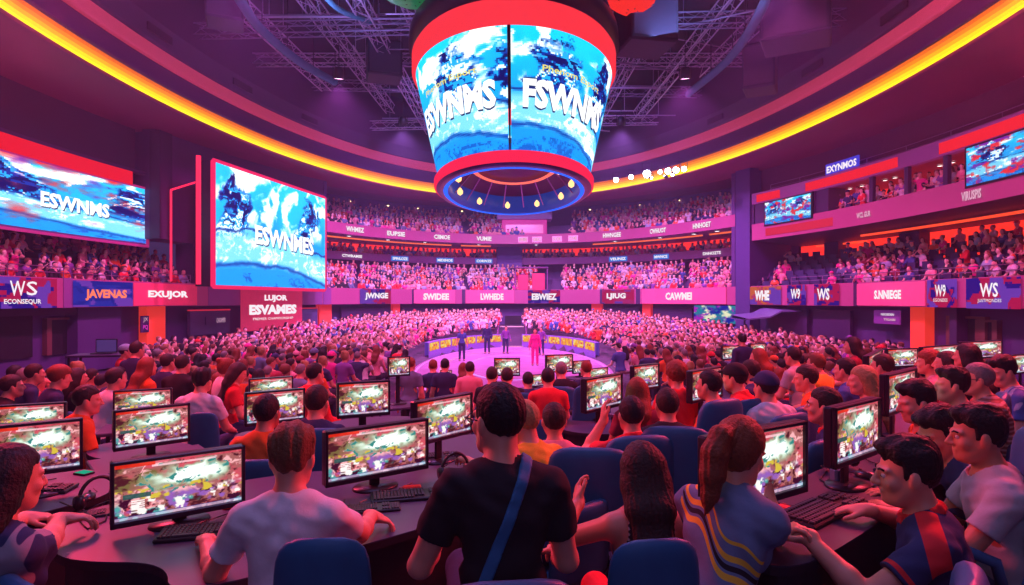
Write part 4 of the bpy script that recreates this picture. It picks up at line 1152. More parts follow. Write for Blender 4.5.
# coloured dishes hanging over the scoreboard
for px, py, D, m, lab, r in ((412, 3, 17.5, mat('dish_green', (.03, .45, .18), .35, emit=(.0, .35, .10), es=.3), 'green translucent dish hanging above the scoreboard on its left', 1.0), (632, 12, 19.5, glow('dish_red', (1, .03, .02), .9), 'glowing red dish behind the top right of the scoreboard', .8)):
    c_ = atD(px, py, D); r_ = empty('ceiling_dish', c_, 0, lab, 'lamp')
    b = MB(); b.lathe([(.001, .0), (r * .5, .05), (r * .9, .28), (r, .5), (r * .96, .5), (r * .86, .3), (r * .45, .1), (.001, .06)], n=32); b.build('dish', m, r_, True)
    b = MB(); b.tube([(0, 0, .05), (0, 0, 15.0 - c_.z)], .04, 6); b.build('hanging_rod', M_BLACK, r_)
    for k in range(5):
        a = 2 * PI * k / 5; b = MB(); b.tube([(r * .2 * math.cos(a), r * .2 * math.sin(a), .02), (r * .9 * math.cos(a), r * .9 * math.sin(a), .26)], .02, 5); b.build('rib', M_BLACK, r_)

# ------------------------------------------------------------------ roof steelwork
M_STEEL = mat('truss_steel', (.36, .33, .48), .5, metal=.3, var=.2, scale=3)
M_STEELD = mat('truss_dark', (.20, .18, .30), .5, metal=.4, var=.2, scale=3)
def truss(p0, p1, h, label, m=M_STEEL, r=.032, cell=.6):
    p0, p1 = Vector(p0), Vector(p1); d = p1 - p0; L = d.length; u = d / L; s = u.cross(Vector((0, 0, 1))).normalized() * h * .5; up_ = Vector((0, 0, h * .5))
    root = empty('lighting_truss', p0, 0, label, 'truss', 'steel trusses under the roof')
    cs = [s + up_, -s + up_, -s - up_, s - up_]
    for c_ in cs:
        b = MB(); b.tube([c_, c_ + d], r, 5); b.build('chord', m, root)
    n = int(L / cell); b = MB()
    for i in range(n):
        a, e = u * (L * i / n), u * (L * (i + 1) / n)
        for k in range(4):
            c0, c1 = cs[k], cs[(k + 1) % 4]
            if i % 2: c0, c1 = c1, c0
            b.tube([a + c0, e + c1], r * .5, 3, cap=False)
    b.build('bracing', m, root)
k = 0
words_x = {}
for x in (-11.2, -8.6, -6.2, -4.4, 4.4, 6.4, 8.8, 11.4):
    yy = 22 * math.sqrt(max(0, 1 - (x / 13) ** 2))
    sl = .10 * x
    truss((x, 20 - yy, 13.1 + (k % 2) * .5), (x * .86, 20 + yy, 13.1 + (k % 2) * .5), .5, 'long steel truss running toward the back of the hall, %s of the scoreboard' % ('left' if x < 0 else 'right')); k += 1
for y in (9, 13, 16.5, 20, 24, 28, 32.5, 37):
    xx = 12.8 * math.sqrt(max(0, 1 - ((y - 20) / 23.2) ** 2))
    truss((-xx, y, 12.75 + (k % 3) * .45), (xx, y + ((k % 3) - 1) * 1.2, 12.75 + (k % 3) * .45), .45, 'steel truss crossing the hall from wall to wall', M_STEEL if k % 2 else M_STEELD, .03); k += 1
rr = random.Random(4)
for i in range(120):       # thin conduits and pipes
    y = rr.uniform(6, 38); x = rr.uniform(-11, 11); a = rr.choice([0, 0, PI / 2, .35, -.5]); L = rr.uniform(2, 7)
    b = MB(); z = rr.uniform(12.5, 14.4); dx, dy = math.cos(a) * L / 2, math.sin(a) * L / 2
    if ((x + dx) / 12.5) ** 2 + ((y + dy - 20) / 23) ** 2 > 1 or ((x - dx) / 12.5) ** 2 + ((y - dy - 20) / 23) ** 2 > 1: continue
    b.tube([(-dx, -dy, 0), (dx, dy, 0)], rr.uniform(.03, .06), 5)
    for s_ in (-.7, .7): b.tube([(dx * s_, dy * s_, 0), (dx * s_, dy * s_, 15.2 - z)], .015, 4)
    o = b.build('ceiling_pipe', rr.choice([M_STEEL, M_STEELD])); o.location = (x, y, z)
    tag(o, 'thin metal pipe hung among the trusses under the roof', 'pipe', 'pipes under the roof')
# curved teal ducts
def duct(pts, r, label):
    P = [atD(px, py, D) for px, py, D in pts]; o = P[0].copy(); Q = []
    for i in range(len(P) - 1):
        p0, p1, p2, p3 = P[max(0, i - 1)], P[i], P[i + 1], P[min(len(P) - 1, i + 2)]
        for k in range(6):
            t = k / 6; Q.append(.5 * ((2 * p1) + (p2 - p0) * t + (2 * p0 - 5 * p1 + 4 * p2 - p3) * t * t + (3 * p1 - p0 - 3 * p2 + p3) * t ** 3))
    Q.append(P[-1]); root = empty('air_duct', o, 0, label, 'duct')
    b = MB(); b.tube([q_ - o for q_ in Q], r, 10); b.build('duct_tube', mat('duct_teal', (.02, .16, .22), .8, var=.25, scale=4), root, True)
    for q_ in Q[::4]:
        b = MB(); b.tube([q_ - o + Vector((0, 0, r)), q_ - o + Vector((0, 0, 15.0 - q_.z))], .02, 4); b.build('hanger', M_BLACK, root)
duct([(205, -60, 18.5), (240, 0, 20), (262, 30, 22), (300, 62, 25), (335, 82, 27.5)], .17, 'curved teal air duct under the roof left of the scoreboard')
duct([(790, -60, 18.5), (764, 4, 20), (745, 38, 22.5), (724, 64, 25), (688, 94, 29)], .17, 'curved teal air duct under the roof right of the scoreboard')
duct([(320, -10, 20), (340, 10, 22), (372, 22, 24)], .10, 'short thin teal pipe near the roof left of the scoreboard')
# speaker clusters and equipment boxes
def spk(px, py, D, size, rz, label, m=None):
    c_ = atD(px, py, D); root = empty('speaker_box', c_, rz, label, 'speaker'); w, d, h = size
    b = MB(); b.box((0, 0, 0), size, bev=.06); b.build('cabinet', m or mat('speaker_grey', (.022, .022, .045), .7), root)
    b = MB(); b.box((0, -d / 2 - .01, 0), (w * .88, .03, h * .86), bev=.01); b.build('grille', mat('speaker_grille', (.05, .04, .08), .7), root)
    for x in (-1, 1):
        b = MB(); b.tube([(x * w * .4, 0, h / 2), (x * w * .4, 0, 15.1 - c_.z)], .025, 5); b.build('hanging_cable', M_BLACK, root)
spk(796, 24, 22, (2.3, 1.8, 1.5), -.5, 'wide grey speaker cluster under the roof at the upper right')
spk(760, 70, 26, (1.3, 1.4, 1.9), -.5, 'tall dark speaker box hung below the wide cluster at the right')
spk(645, 22, 20.5, (1.7, 1.6, 1.9), .2, 'grey blue equipment box hung right behind the scoreboard')
spk(225, 12, 21, (1.2, 1.2, .9), .4, 'small dark speaker box under the roof at the upper left')
spk(384, 62, 27, (1.5, 1.3, 1.6), .3, 'dark speaker box hung left of the scoreboard')
# ------------------------------------------------------------------ stage lights
WASH = []
M_LENS = glow('beam_lens', (.75, .88, 1.), 28)
M_LENS2 = glow('lens_pink', (1, .25, .6), 8)
def fixture(loc, aim, label, lens, r=.16, light=None, grp='stage lights'):
    loc = Vector(loc); aim = Vector(aim); dirv = (aim - loc).normalized(); root = empty('stage_light', loc, 0, label, 'stage light', grp); WASH.append(root)
    Rm = dirv.to_track_quat('-Z', 'Y').to_matrix()
    tr = lambda b: setattr(b, 'v', [tuple(Rm @ Vector(v)) for v in b.v])
    b = MB(); b.lathe([(.001, r * 2.2), (r * .8, r * 2.1), (r, r * 1.4), (r, -.02), (r * .9, -.02)], n=14); tr(b); b.build('lamp_body', M_BLACK, root, True)
    b = MB(); b.lathe([(.001, -.0), (r * .92, -.01)], n=14); tr(b); b.build('lens', lens, root)
    b = MB(); b.tube([(r * 1.15, 0, 0), (r * 1.15, 0, r * 2.6), (-r * 1.15, 0, r * 2.6), (-r * 1.15, 0, 0)], .02, 5); b.build('yoke', M_BLACK, root)
    if light:
        e, colr, ang, size = light
        L = bpy.data.lights.new('spot', 'SPOT'); L.energy = e; L.color = colr; L.spot_size = ang; L.spot_blend = .6; L.shadow_soft_size = size
        lo = bpy.data.objects.new('stage_beam', L); COL.objects.link(lo); lo.parent = root; lo.location = dirv * .25; lo.rotation_euler = dirv.to_track_quat('-Z', 'Y').to_euler()
M_FIX = {}
for px, py, big, lit in ((616, 180, 1.1, None), (631, 177, .9, None), (647, 174, 2.0, (770, 222, 30)), (660, 172, .7, (575, 120, 36)), (668, 171, 1.2, (640, 300, 30)), (676, 170, 1.2, None), (684, 169, .9, None)):
    c_ = EP(T(px, dI - .9), dI - .9, 0); D = c_.y; c_.z = CAMZ + (HY - py) / FPX * D
    fixture(c_, (c_.x * .3, 6, 1.5), 'blindingly bright white blue stage light on the yellow cove right of the scoreboard', M_LENS, .17 * big ** .6, None, 'bright lights on the cove')
    if lit: fixture(c_ + Vector((.25, -.1, -.25)), atD(*lit), 'small stage light throwing a blue white beam, hung under the bright cove lights', M_LENS, .10, (2500, (.45, .65, 1.), math.radians(14), .08), 'beam lights under the cove')
# ------------------------------------------------------------------ light
def area(loc, aim, size, e, colr, shape='SQUARE', size_y=None):  # unseen area lamp without housing, added only for its light
    L = bpy.data.lights.new('lamp', 'AREA'); L.energy = e; L.color = colr; L.shape = shape; L.size = size
    if size_y: L.shape = 'RECTANGLE'; L.size_y = size_y
    o = bpy.data.objects.new('lamp', L); COL.objects.link(o); o.location = loc
    o.rotation_euler = (Vector(aim) - Vector(loc)).to_track_quat('-Z', 'Y').to_euler(); o['kind'] = 'helper'
    return o
MAG = (1, .12, .62); VIO = (.45, .16, 1.); RED = (1, .05, .10); BLU = (.15, .3, 1.)
def wash(loc, aim, e, c_, ang=135):  # housing and lens made up to hold an added spot
    fixture(loc, aim, 'round wash light hung from the roof steel over the crowd', glow('lens_wash', (1, .45, .8), 5, False), .22, (e, c_, math.radians(ang), .2), 'wash lights under the roof')  # added wash light, housing and lens made up
    lamp_rod = MB(); lamp_rod.tube([(0, 0, .3), (0, 0, 15.1 - loc[2])], .02, 5); r = lamp_rod.build('hanging_rod', M_BLACK, WASH[-1])  # made-up rod for the added wash light
# washes added at truss height to light the crowd
for x, y, e, c_ in ((-7, 12, 1100, (1, .18, .55)), (7, 12, 1000, (1, .12, .45)), (-8, 18, 900, MAG), (8, 18, 900, MAG), (-7.5, 26, 1500, MAG), (7.5, 26, 1500, MAG), (-6, 33, 2000, (.9, .25, .9)), (6, 33, 2000, (.9, .25, .9)), (0, 36, 1800, (.9, .35, .95)), (0, 27, 500, (1, .5, .9))):
    wash((x, y, 11.6), (x * 1.1, y + 3, 0), e * 3.3, c_)
wash((-1.5, 25, 11.8), (-6, 46, 6.5), 3400, (.42, .28, 1.), 80); wash((1.5, 25, 11.8), (6, 46, 6.5), 3400, (.42, .28, 1.), 80)
wash((0, 31, 11.8), (0, 46, 4), 900, (1, .12, .5), 110)
# unseen violet-blue area lamps added to light the roof steel from below
area((-6, 20, 11.0), (-5, 20, 15), 3, 260, (.45, .36, 1.)); area((6, 20, 11.0), (5, 20, 15), 3, 260, (.30, .40, 1.)); area((0, 33, 11.), (0, 33, 15), 3, 160, (.4, .3, 1.)); 
# added washes: blue glow by the cove lights, then the side stands
wash((9.2, 38.5, 9.9), (3, 22, 0), 7000, (.25, .45, 1.), 130)
wash((-6, 14, 11.5), (-17, 20, 4), 1200, (.8, .2, .8)); wash((6, 16, 11.5), (17, 22, 4), 1300, (1, .15, .45))
# playing area: unseen added lamps, red keys from both front sides, violet fill from above
area((6.0, 6.5, 5.5), (.5, 2.5, 1), 1.2, 760, RED)
area((-6.0, 7, 5.5), (-.5, 3, 1), 1.2, 600, (1, .05, .12))
area((0, 2.0, 8.5), (0, 4, 0), 3, 120, (.42, .35, 1.))
area((0, -4, 5), (0, 4, 1), 4, 44, (.42, .42, 1.))
area((-2, 10, 9.5), (0, 3, 1), 2, 230, (.6, .25, .95))
# ------------------------------------------------------------------ gaming gear
def dup(root, loc=None, rz=None, label=None, group=None, scale=None):
    r = root.copy(); COL.objects.link(r)
    if loc is not None: r.location = loc
    if rz is not None: r.rotation_euler = (0, 0, rz)
    if scale is not None: r.scale = scale
    if label: r['label'] = label
    if group: r['group'] = group
    for ch in list(root.children):
        c = ch.copy(); COL.objects.link(c); c.parent = r
        for g in ch.children:
            d = g.copy(); COL.objects.link(d); d.parent = c
    return r

M_BEZEL = mat('monitor_bezel', (.018, .016, .035), .3, var=.1)
M_SCREEN = attr_glow('match_screen', 1.12)
AVOID = []      # places taken on the floor
# one screen mesh shared by all monitors
_o = display('screen', lambda u, v: Vector((u - .5, 0, v)), art_game, 150, 82, M_SCREEN); SCR_ME = _o.data; bpy.data.objects.remove(_o)
M_STANDM = mat('monitor_stand', (.03, .03, .045), .35, metal=.4)

def desk_z(x, y): return F(x, y) + .72

def monitor(TL, TR, hl, label, hh=.29, dz=None, group=None, bottom_gap=None):
    DL = hh * FPX / hl; DR = DL * (TL[1] - HY) / (TR[1] - HY)
    a = atD(TL[0], TL[1], DL); b_ = atD(TR[0], TR[1], DR)
    w = math.hypot(b_.x - a.x, b_.y - a.y); rz = math.atan2(b_.y - a.y, b_.x - a.x)
    c = (a + b_) / 2; zb = a.z - hh
    fz = desk_z(c.x, c.y) if dz is None else dz
    fz = min(fz, zb - .03)
    root = empty('monitor', (c.x, c.y, fz), rz, label, 'monitor', group or 'monitors showing the match')
    zz = zb - fz
    bz = .016
    b = MB(); b.box((0, .030, zz + hh / 2), (w + .0, .045, hh), bev=.008)
    b.build('housing', M_BEZEL, root)
    b = MB()
    for s_ in (-1, 1): b.box((s_ * (w / 2 - bz / 2), .0, zz + hh / 2), (bz, .022, hh), bev=.003)
    b.box((0, 0, zz + hh - bz / 2), (w, .022, bz), bev=.003); b.box((0, 0, zz + .013), (w, .022, .026), bev=.003)
    b.build('bezel', M_BEZEL, root)
    s = link('screen', SCR_ME, root); s.location = (0, .004, zz + .027); s.scale = (w - 2 * bz, 1, hh - bz - .027)
    b = MB(); b.box((0, .065, (zz + hh * .5) / 2), (.06, .02, zz + hh * .5 - .01), bev=.005); b.box((0, .055, zz + hh * .5), (.12, .04, .10), bev=.005); b.build('stand', M_STANDM, root)
    b = MB(); b.lathe([(.001, .016), (.125, .014), (.13, .006), (.13, 0), (.001, 0)], (0, .05, 0), 24, sy=.75); b.build('base', M_STANDM, root, True)
    AVOID.append((c.x, c.y, .35))
    root['_w'] = w
    return root

# keyboard
M_KB = mat('keyboard_black', (.02, .018, .026), .4); M_KEY = mat('keycap', (.05, .045, .06), .45, var=.2, scale=30)
def make_keyboard():
    root = empty('keyboard', (0, 0, -50))
    b = MB(); b.box((0, 0, .010), (.45, .155, .018), bev=.005); b.build('keyboard_case', M_KB, root)
    b = MB()
    for r in range(6):
        x = -.212; row = [1] * 15
        if r == 0: row = [1, 1, 1, 6, 1, 1, 1]
        for wk in row:
            ww = .0185 * wk
            b.box((x + ww / 2, -.060 + r * .0225 + (.004 if r == 5 else 0), .024), (ww - .003, .0185, .010), bev=.002); x += ww
            if x > .09: break
        for k in range(3): b.box((.105 + k * .0185, -.060 + r * .0225, .024), (.0155, .0185, .010), bev=.002) if r not in (2,) else None
        for k in range(3): b.box((.168 + k * .0185, -.060 + r * .0225, .024), (.0155, .0185, .010), bev=.002) if r < 5 else None
    b.build('keys', M_KEY, root)
    b = MB(); b.tube([(-.05, .078, .01), (-.06, .15, .008), (.02, .24, .006)], .003, 5); b.build('cable', M_KB, root)
    return root
def make_mouse():
    root = empty('mouse', (0, 0, -50))
    f = Field(); f.el((0, 0, .012), (.032, .058, .026), None, .01)
    p, q = f.mesh(.004, lambda X, Y, Z, A: np.maximum(A, -(Z - .002)))
    link('mouse_body', np_mesh('mouse_body', p, q, [mat('mouse_black', (.025, .025, .03), .3)]), root)
    b = MB(); b.tube([(-.004, .03, .036), (.004, .03, .036)], .008, 10); b.build('scroll_wheel', M_KEY, root)
    b = MB(); b.tube([(0, .055, .01), (.01, .12, .006), (-.03, .2, .005)], .0022, 5); b.build('cable', M_KB, root)
    return root
def make_headset():
    root = empty('headset', (0, 0, -50)); m = mat('headset_black', (.02, .02, .028), .35)
    b = MB(); b.tube([(.085 * math.cos(a), 0, .05 + .10 * math.sin(a)) for a in np.linspace(0, PI, 13)], .009, 7); b.build('headband', m, root, True)
    for s_ in (-1, 1):
        b = MB(); b.lathe([(.001, -.02), (.032, -.018), (.04, 0), (.032, .016), (.001, .018)], n=16); b.v = [(s_ * .082 + z, x, .045 + y) for x, y, z in b.v]; b.build('ear_cup', m, root, True)
    b = MB(); b.tube([(-.082, .01, .03), (-.07, .07, .0), (-.04, .10, -.005)], .004, 6); b.build('microphone', m, root)
    return root
KB0, MO0, HS0 = make_keyboard(), make_mouse(), make_headset()
used = set()
def place(proto, loc, rz, label, cat, group=None, scale=None):
    if proto.name not in used:
        used.add(proto.name); proto.location = loc; proto.rotation_euler = (0, 0, rz); tag(proto, label, cat, group)
        if scale: proto.scale = scale
        return proto
    r = dup(proto, loc, rz, label, group, scale); r['category'] = cat
    if scale is None: r.scale = (1, 1, 1)
    return r
def small_on(px, py, z): return pix(px, py, z)

# ------------------------------------------------------------------ chairs
M_CHAIR = mat('chair_blue', (.015, .12, .27), .5, var=.25, scale=8, bump=.1)
M_CHAIRL = mat('chair_piping', (.03, .10, .22), .5)
def pad_mesh(w, h, t, curve, taper=.86, pw=3.2):
    """upholstered panel in the x-z plane, bottom at z=0, bulging towards -y"""
    b = MB(); nz, n = 18, 28; vs = []
    for j in range(nz + 1):
        v = .5 - .5 * math.cos(PI * j / nz)
        e = 1 - abs(2 * v - 1) ** 9
        ww = w / 2 * (1 - (1 - taper) * v) * (e ** .35 if e > 0 else 0)
        tt = t / 2 * (e ** .5 if e > 0 else 0)
        for k in range(n):
            a = 2 * PI * k / n; ca, sa = math.cos(a), math.sin(a)
            x = ww * math.copysign(abs(ca) ** (2 / pw), ca); y = tt * math.copysign(abs(sa) ** (2 / pw), sa)
            y += curve * (1 - (x / (w / 2)) ** 2) * -1 + .10 * v * v * -h * .35
            vs.append((x, y, h * v))
    b.add(vs, [(j * n + k, j * n + (k + 1) % n, (j + 1) * n + (k + 1) % n, (j + 1) * n + k) for j in range(nz) for k in range(n)])
    return b
def make_chair():
    root = empty('gaming_chair', (0, 0, -50))
    b = pad_mesh(.52, .62, .09, .05); b.v = [(x, y - .25, z + .40) for x, y, z in b.v]; bk = b.build('backrest', M_CHAIR, root, True)
    b = MB()
    b2 = pad_mesh(.50, .48, .10, .0, .95); b2.v = [(x, z - .24, .42 - y * .9) for x, y, z in b2.v]; b2.build('seat', M_CHAIR, root, True)
    for s_ in (-1, 1):
        b = MB(); b.tube([(s_ * .27, -.16, .40), (s_ * .30, -.10, .60), (s_ * .30, .05, .64), (s_ * .30, .16, .63)], .022, 8); b.build('armrest', M_CHAIRL, root, True)
    b = MB(); b.tube([(0, -.20, .38), (0, -.27, .40), (0, -.31, .55)], .03, 8); b.build('back_bracket', M_BLACK, root)
    b = MB(); b.tube([(0, 0, .10), (0, 0, .38)], .03, 10); b.build('gas_lift', M_BLACK, root)
    for k in range(5):
        a = 2 * PI * k / 5; b = MB(); b.tube([(0, 0, .11), (.26 * math.cos(a), .26 * math.sin(a), .07)], .025, 6, r2=.016); l = b.build('leg', M_BLACK, root)
        b = MB(); b.tube([(.26 * math.cos(a) - .02, .26 * math.sin(a), .03), (.26 * math.cos(a) + .02, .26 * math.sin(a), .03)], .028, 10); b.build('caster', M_BLACK, l)
    return root
CH0 = make_chair()
def chair(px, pytop, D, yaw, label, s=1.0, x=None):
    """chair whose backrest top centre shows at a pixel from depth D"""
    th = math.radians(yaw); p = atD(px, pytop, D)
    fz = F(p.x, p.y); top = p.z - fz
    zs = max(.75, min(1.25, top / 1.02))
    # backrest centre lies .30 behind the seat centre
    ox, oy = p.x - math.sin(th) * .29 * s, p.y + math.cos(th) * .29 * s
    return place(CH0, (ox, oy, p.z - 1.02 * zs), th, label, 'chair', 'blue upholstered gaming chairs', (s, s, zs))

# ------------------------------------------------------------------ desks
M_DESK = mat('desk_top_violet', (.075, .07, .14), .38, var=.12, scale=4, spec=.5)
M_DESKB = mat('desk_dark', (.018, .014, .024), .5)
def smooth_poly(p, it=3):
    for _ in range(it):
        q = []
        for i in range(len(p)):
            a, b = Vector(p[i]), Vector(p[(i + 1) % len(p)]); q += [a * .75 + b * .25, a * .25 + b * .75]
        p = q
    return p
def desk(pts, z, label, skirt=.06, it=3, top=None):
    """pts: list of pixels on the worktop plane"""
    P = [pix(a, b_, z).xy for a, b_ in pts]; P = smooth_poly(P, it)
    A = sum(P[i].x * P[(i + 1) % len(P)].y - P[(i + 1) % len(P)].x * P[i].y for i in range(len(P)))
    if A < 0: P = P[::-1]
    c = sum(P, Vector((0, 0))) / len(P); fz = F(c.x, c.y); fz = min(fz, z - .5)
    root = empty('gaming_desk', (c.x, c.y, fz), 0, label, 'desk'); Q = [p - c for p in P]
    b = MB(); b.prism(Q, z - .035 - fz, z - fz); b.build('worktop', top or M_DESK, root)
    b = MB(); R_ = [q_ * (1 - skirt / max(.2, q_.length)) for q_ in Q]; b.prism(R_, .02, z - .045 - fz); b.build('base_panel', M_DESKB, root)
    b = MB(); E_ = [q_ * 1.004 for q_ in Q]; n = len(E_)
    b.add([(q_.x, q_.y, z - .036 - fz) for q_ in E_] + [(q_.x, q_.y, z - .004 - fz) for q_ in E_], [(i, (i + 1) % n, n + (i + 1) % n, n + i) for i in range(n)]); b.build('edge_band', M_DESKB, root)
    return root
ZA, ZC = .96, 1.07
desk([(48, 532), (50, 552), (78, 562), (168, 562), (168, 600), (352, 548), (476, 512), (520, 470), (330, 468), (230, 482), (110, 503), (62, 518)], ZA, 'long curved violet desk at the lower left holding the two nearest monitors')
desk([(-90, 545), (60, 508), (118, 492), (112, 470), (40, 468), (-90, 480)], .92, 'violet desk at the left edge under the second left monitor')
desk([(728, 548), (792, 575), (866, 532), (912, 498), (968, 470), (1010, 440), (935, 425), (860, 452), (800, 478), (735, 508)], ZC, 'dark violet desk at the lower right under the large keyboards', top=mat('desk_top_dark', (.045, .036, .07), .38, var=.12, scale=4))
desk([(372, 470), (440, 482), (520, 470), (520, 440), (470, 432), (405, 446)], .90, 'violet desk behind the black shirt man with the turned monitor')
desk([(548, 424), (575, 434), (640, 434), (668, 420), (668, 402), (610, 404), (556, 412)], .52, 'round fronted violet desk in the middle under the turned monitor')
desk([(85, 460), (196, 462), (205, 446), (150, 438), (88, 445)], .80, 'narrow violet desk under the second row of left monitors')
desk([(318, 440), (440, 430), (420, 414), (322, 420)], .78, 'violet desk behind the navy shirt player at centre left')
desk([(232, 446), (312, 444), (308, 430), (236, 430)], .80, 'violet desk in front of the orange shirt player')
desk([(640, 412), (730, 418), (740, 398), (660, 394)], .45, 'violet desk under the far turned monitors at centre right')
desk([(880, 440), (950, 430), (930, 410), (860, 418)], .95, 'dark desk under the upright monitor at the right')

# monitors: (top-left pixel, top-right pixel, left height, label)
MONS = [
 ((110, 463), (245, 445), 67, 'largest monitor at the lower left on the rounded desk end', ZA),
 ((325, 432), (428, 418), 56, 'large monitor right of the white shirt man, on the curved desk', ZA),
 ((113, 411), (190, 403), 41, 'monitor behind the largest lower left one, nearly above it', None),
 ((113, 391), (172, 388), 29, 'small monitor behind the left stack, topmost of the three in line', None),
 ((-14, 427), (83, 418), 55, 'monitor at the left edge in front of the long haired woman', .92),
 ((-8, 406), (66, 402), 34, 'monitor at the left edge, farther back behind the other one', None),
 ((245, 393), (305, 388), 34, 'monitor in front of the orange shirt player with his head before it', None),
 ((249, 379), (293, 376), 23, 'small monitor just beyond the orange shirt player', None),
 ((337, 383), (390, 380), 36, 'monitor between the navy shirt player and the standing staff', None),
 ((415, 402), (472, 392), 45, 'turned monitor left of the black shirt man wearing glasses', .90),
 ((585, 379), (622, 373), 35, 'turned monitor on the round fronted desk in the middle', .52),
 ((633, 366), (659, 363), 26, 'small turned monitor beyond the red haired person in the middle', None),
 ((691, 371), (722, 366), 33, 'turned monitor left of the man in profile at centre right', None),
 ((708, 438), (806, 420), 82, 'monitor at the lower right in front of the ponytail woman', ZC),
 ((834, 408), (880, 397), 62, 'upright turned monitor right of the navy clad boy at the lower right', ZC),
 ((887, 375), (916, 368), 42, 'narrow upright monitor beside the orange shirt boy', .95),
 ((887, 349), (918, 348), 19, 'distant monitor at the right, leftmost of the far right row', None),
 ((922, 347), (962, 344), 20, 'distant monitor at the right, middle of the far right row behind dark heads', None),
 ((961, 342), (1002, 340), 18, 'distant bright monitor at the right under the dark doorway', None),
 ((1003, 356), (1046, 352), 20, 'distant monitor cut by the right photo edge', None),
 ((494, 358), (520, 358), 18, 'far monitor before the stage, left of the red shirt man', None),
 ((546, 355), (573, 354), 18, 'far monitor before the stage above the balding man', None),
 ((573, 361), (590, 360), 13, 'tiny far monitor just right of the balding man', None),
 ((587, 369), (608, 367), 13, 'small far monitor peeking above the turned centre monitor', None),
 ((388, 357), (410, 356), 20, 'far monitor at the elbow of the standing staff', None),
 ((440, 370), (452, 370), 10, 'tiny far monitor between the standing staff', None),
 ((722, 346), (748, 345), 14, 'far monitor at the right of the stage crowd', None),
 ((750, 344), (766, 343), 14, 'far small monitor right of the stage beside the orange hooded person', None),
 ((868, 356), (882, 349), 28, 'narrow turned far monitor right of the masked woman', None),
 ((530, 375), (544, 374), 12, 'tiny reddish far monitor left of the red shirt man', None),
]
MON = [monitor(a, b_, h, lab, dz=z) for a, b_, h, lab, z in MONS]
# plain tables under the far monitors
TB = {}
for m_, spec in zip(MON, MONS):
    if spec[4] is None and m_.location.y > 3.9:
        x, y, z = m_.location; fz = F(x, y); hgt = z - fz
        root = empty('side_table', (x, y, fz), m_.rotation_euler.z, ' '.join(('dark table under the ' + spec[3].replace(',', '')).split()[:16]), 'table')
        b = MB(); b.box((0, 0, hgt - .02), (.75, .5, .036), bev=.008); b.build('tabletop', M_DESK, root)
        for sx in (-1, 1):
            for sy in (-1, 1):
                b = MB(); b.tube([(sx * .34, sy * .21, 0), (sx * .34, sy * .21, hgt - .04)], .02, 6); b.build('leg', M_DESKB, root)

KB = [((214, 533), ZA, 14, 1.0, 'black keyboard under the left hand of the white shirt man'),
      ((412, 497), ZA, 14, .95, 'black keyboard on the curved desk in front of the large centre left monitor'),
      ((368, 510), ZA, 14, .7, 'small black keypad left of the centre left keyboard near the white shirt man'),
      ((28, 492), .92, 10, 1.0, 'black keyboard under the left edge monitor'),
      ((432, 458), .90, 20, .9, 'black keyboard in front of the turned monitor by the yellow shirt player'),
      ((822, 512), ZC, 38, 1.15, 'large black keyboard under both hands of the red collared man'),
      ((905, 468), ZC, 35, .95, 'black keyboard in front of the upright monitor at the lower right'),
      ((632, 412), .52, 25, .9, 'keyboard beside the turned middle monitor'),
      ((96, 515), ZA, 30, .6, 'narrow black keyboard on the rounded desk end by the long haired woman'),
      ((690, 403), .45, 20, .9, 'keyboard on the far turned desk at centre right')]
for (px_, py_), z, a, s_, lab in KB:
    p_ = pix(px_, py_, z); place(KB0, (p_.x, p_.y, z), math.radians(a), lab, 'keyboard', 'black keyboards', (s_, s_, s_))
for (px_, py_), z, a, lab in (((262, 505), ZA, 10, 'black mouse right of the keyboard of the white shirt man'), ((88, 500), ZA + .0, 20, 'black mouse under the hand of the long haired woman'),
                      ((762, 527), ZC, 40, 'black mouse left of the large lower right keyboard'), ((866, 478), ZC, 30, 'black mouse between the two lower right monitors'),
                      ((596, 421), .52, 10, 'black mouse on the round fronted middle desk'), ((885, 492), ZC, 30, 'black mouse near the hand of the red collared man')):
    p_ = pix(px_, py_, z); place(MO0, (p_.x, p_.y, z), math.radians(a), lab, 'mouse', 'black mice')
for (px_, py_), z, a, lab in (((455, 480), ZA, 30, 'black headset lying right of the centre left keyboard'), ((578, 417), .52, -20, 'black headset on the round middle desk'), ((842, 470), ZC, 20, 'black headset behind the large lower right keyboard'), ((98, 508), ZA, 60, 'black headset on the rounded left desk end')):
    p_ = pix(px_, py_, z); place(HS0, (p_.x, p_.y, z + .006), math.radians(a), lab, 'headset', 'black headsets')
# cables on the desks
for i, (pts, z, lab) in enumerate((([(78, 520), (88, 530), (105, 522), (112, 500)], ZA, 'thin black cable curling on the rounded left desk end'), ([(60, 503), (85, 512), (100, 505), (118, 498)], ZA, 'thin black cable beside the hand of the long haired woman'),
       ([(345, 500), (340, 512), (352, 520), (350, 505)], ZA, 'thin black cable hanging off the curved desk'), ([(440, 470), (452, 462), (466, 458), (478, 462)], ZA, 'thin cable behind the centre left keyboard'),
       ([(828, 470), (820, 480), (836, 490), (850, 482)], ZC, 'black cable looping between the lower right monitors'))):
    P = [pix(a, b_, z) + Vector((0, 0, .005)) for a, b_ in pts]; o_ = P[0].copy(); b = MB(); b.tube([p_ - o_ for p_ in smooth_open(P)] if 'smooth_open' in globals() else [p_ - o_ for p_ in P], .004, 5)
    c_ = b.build('cable', M_KB, None, True); c_.location = o_; tag(c_, lab, 'cable')
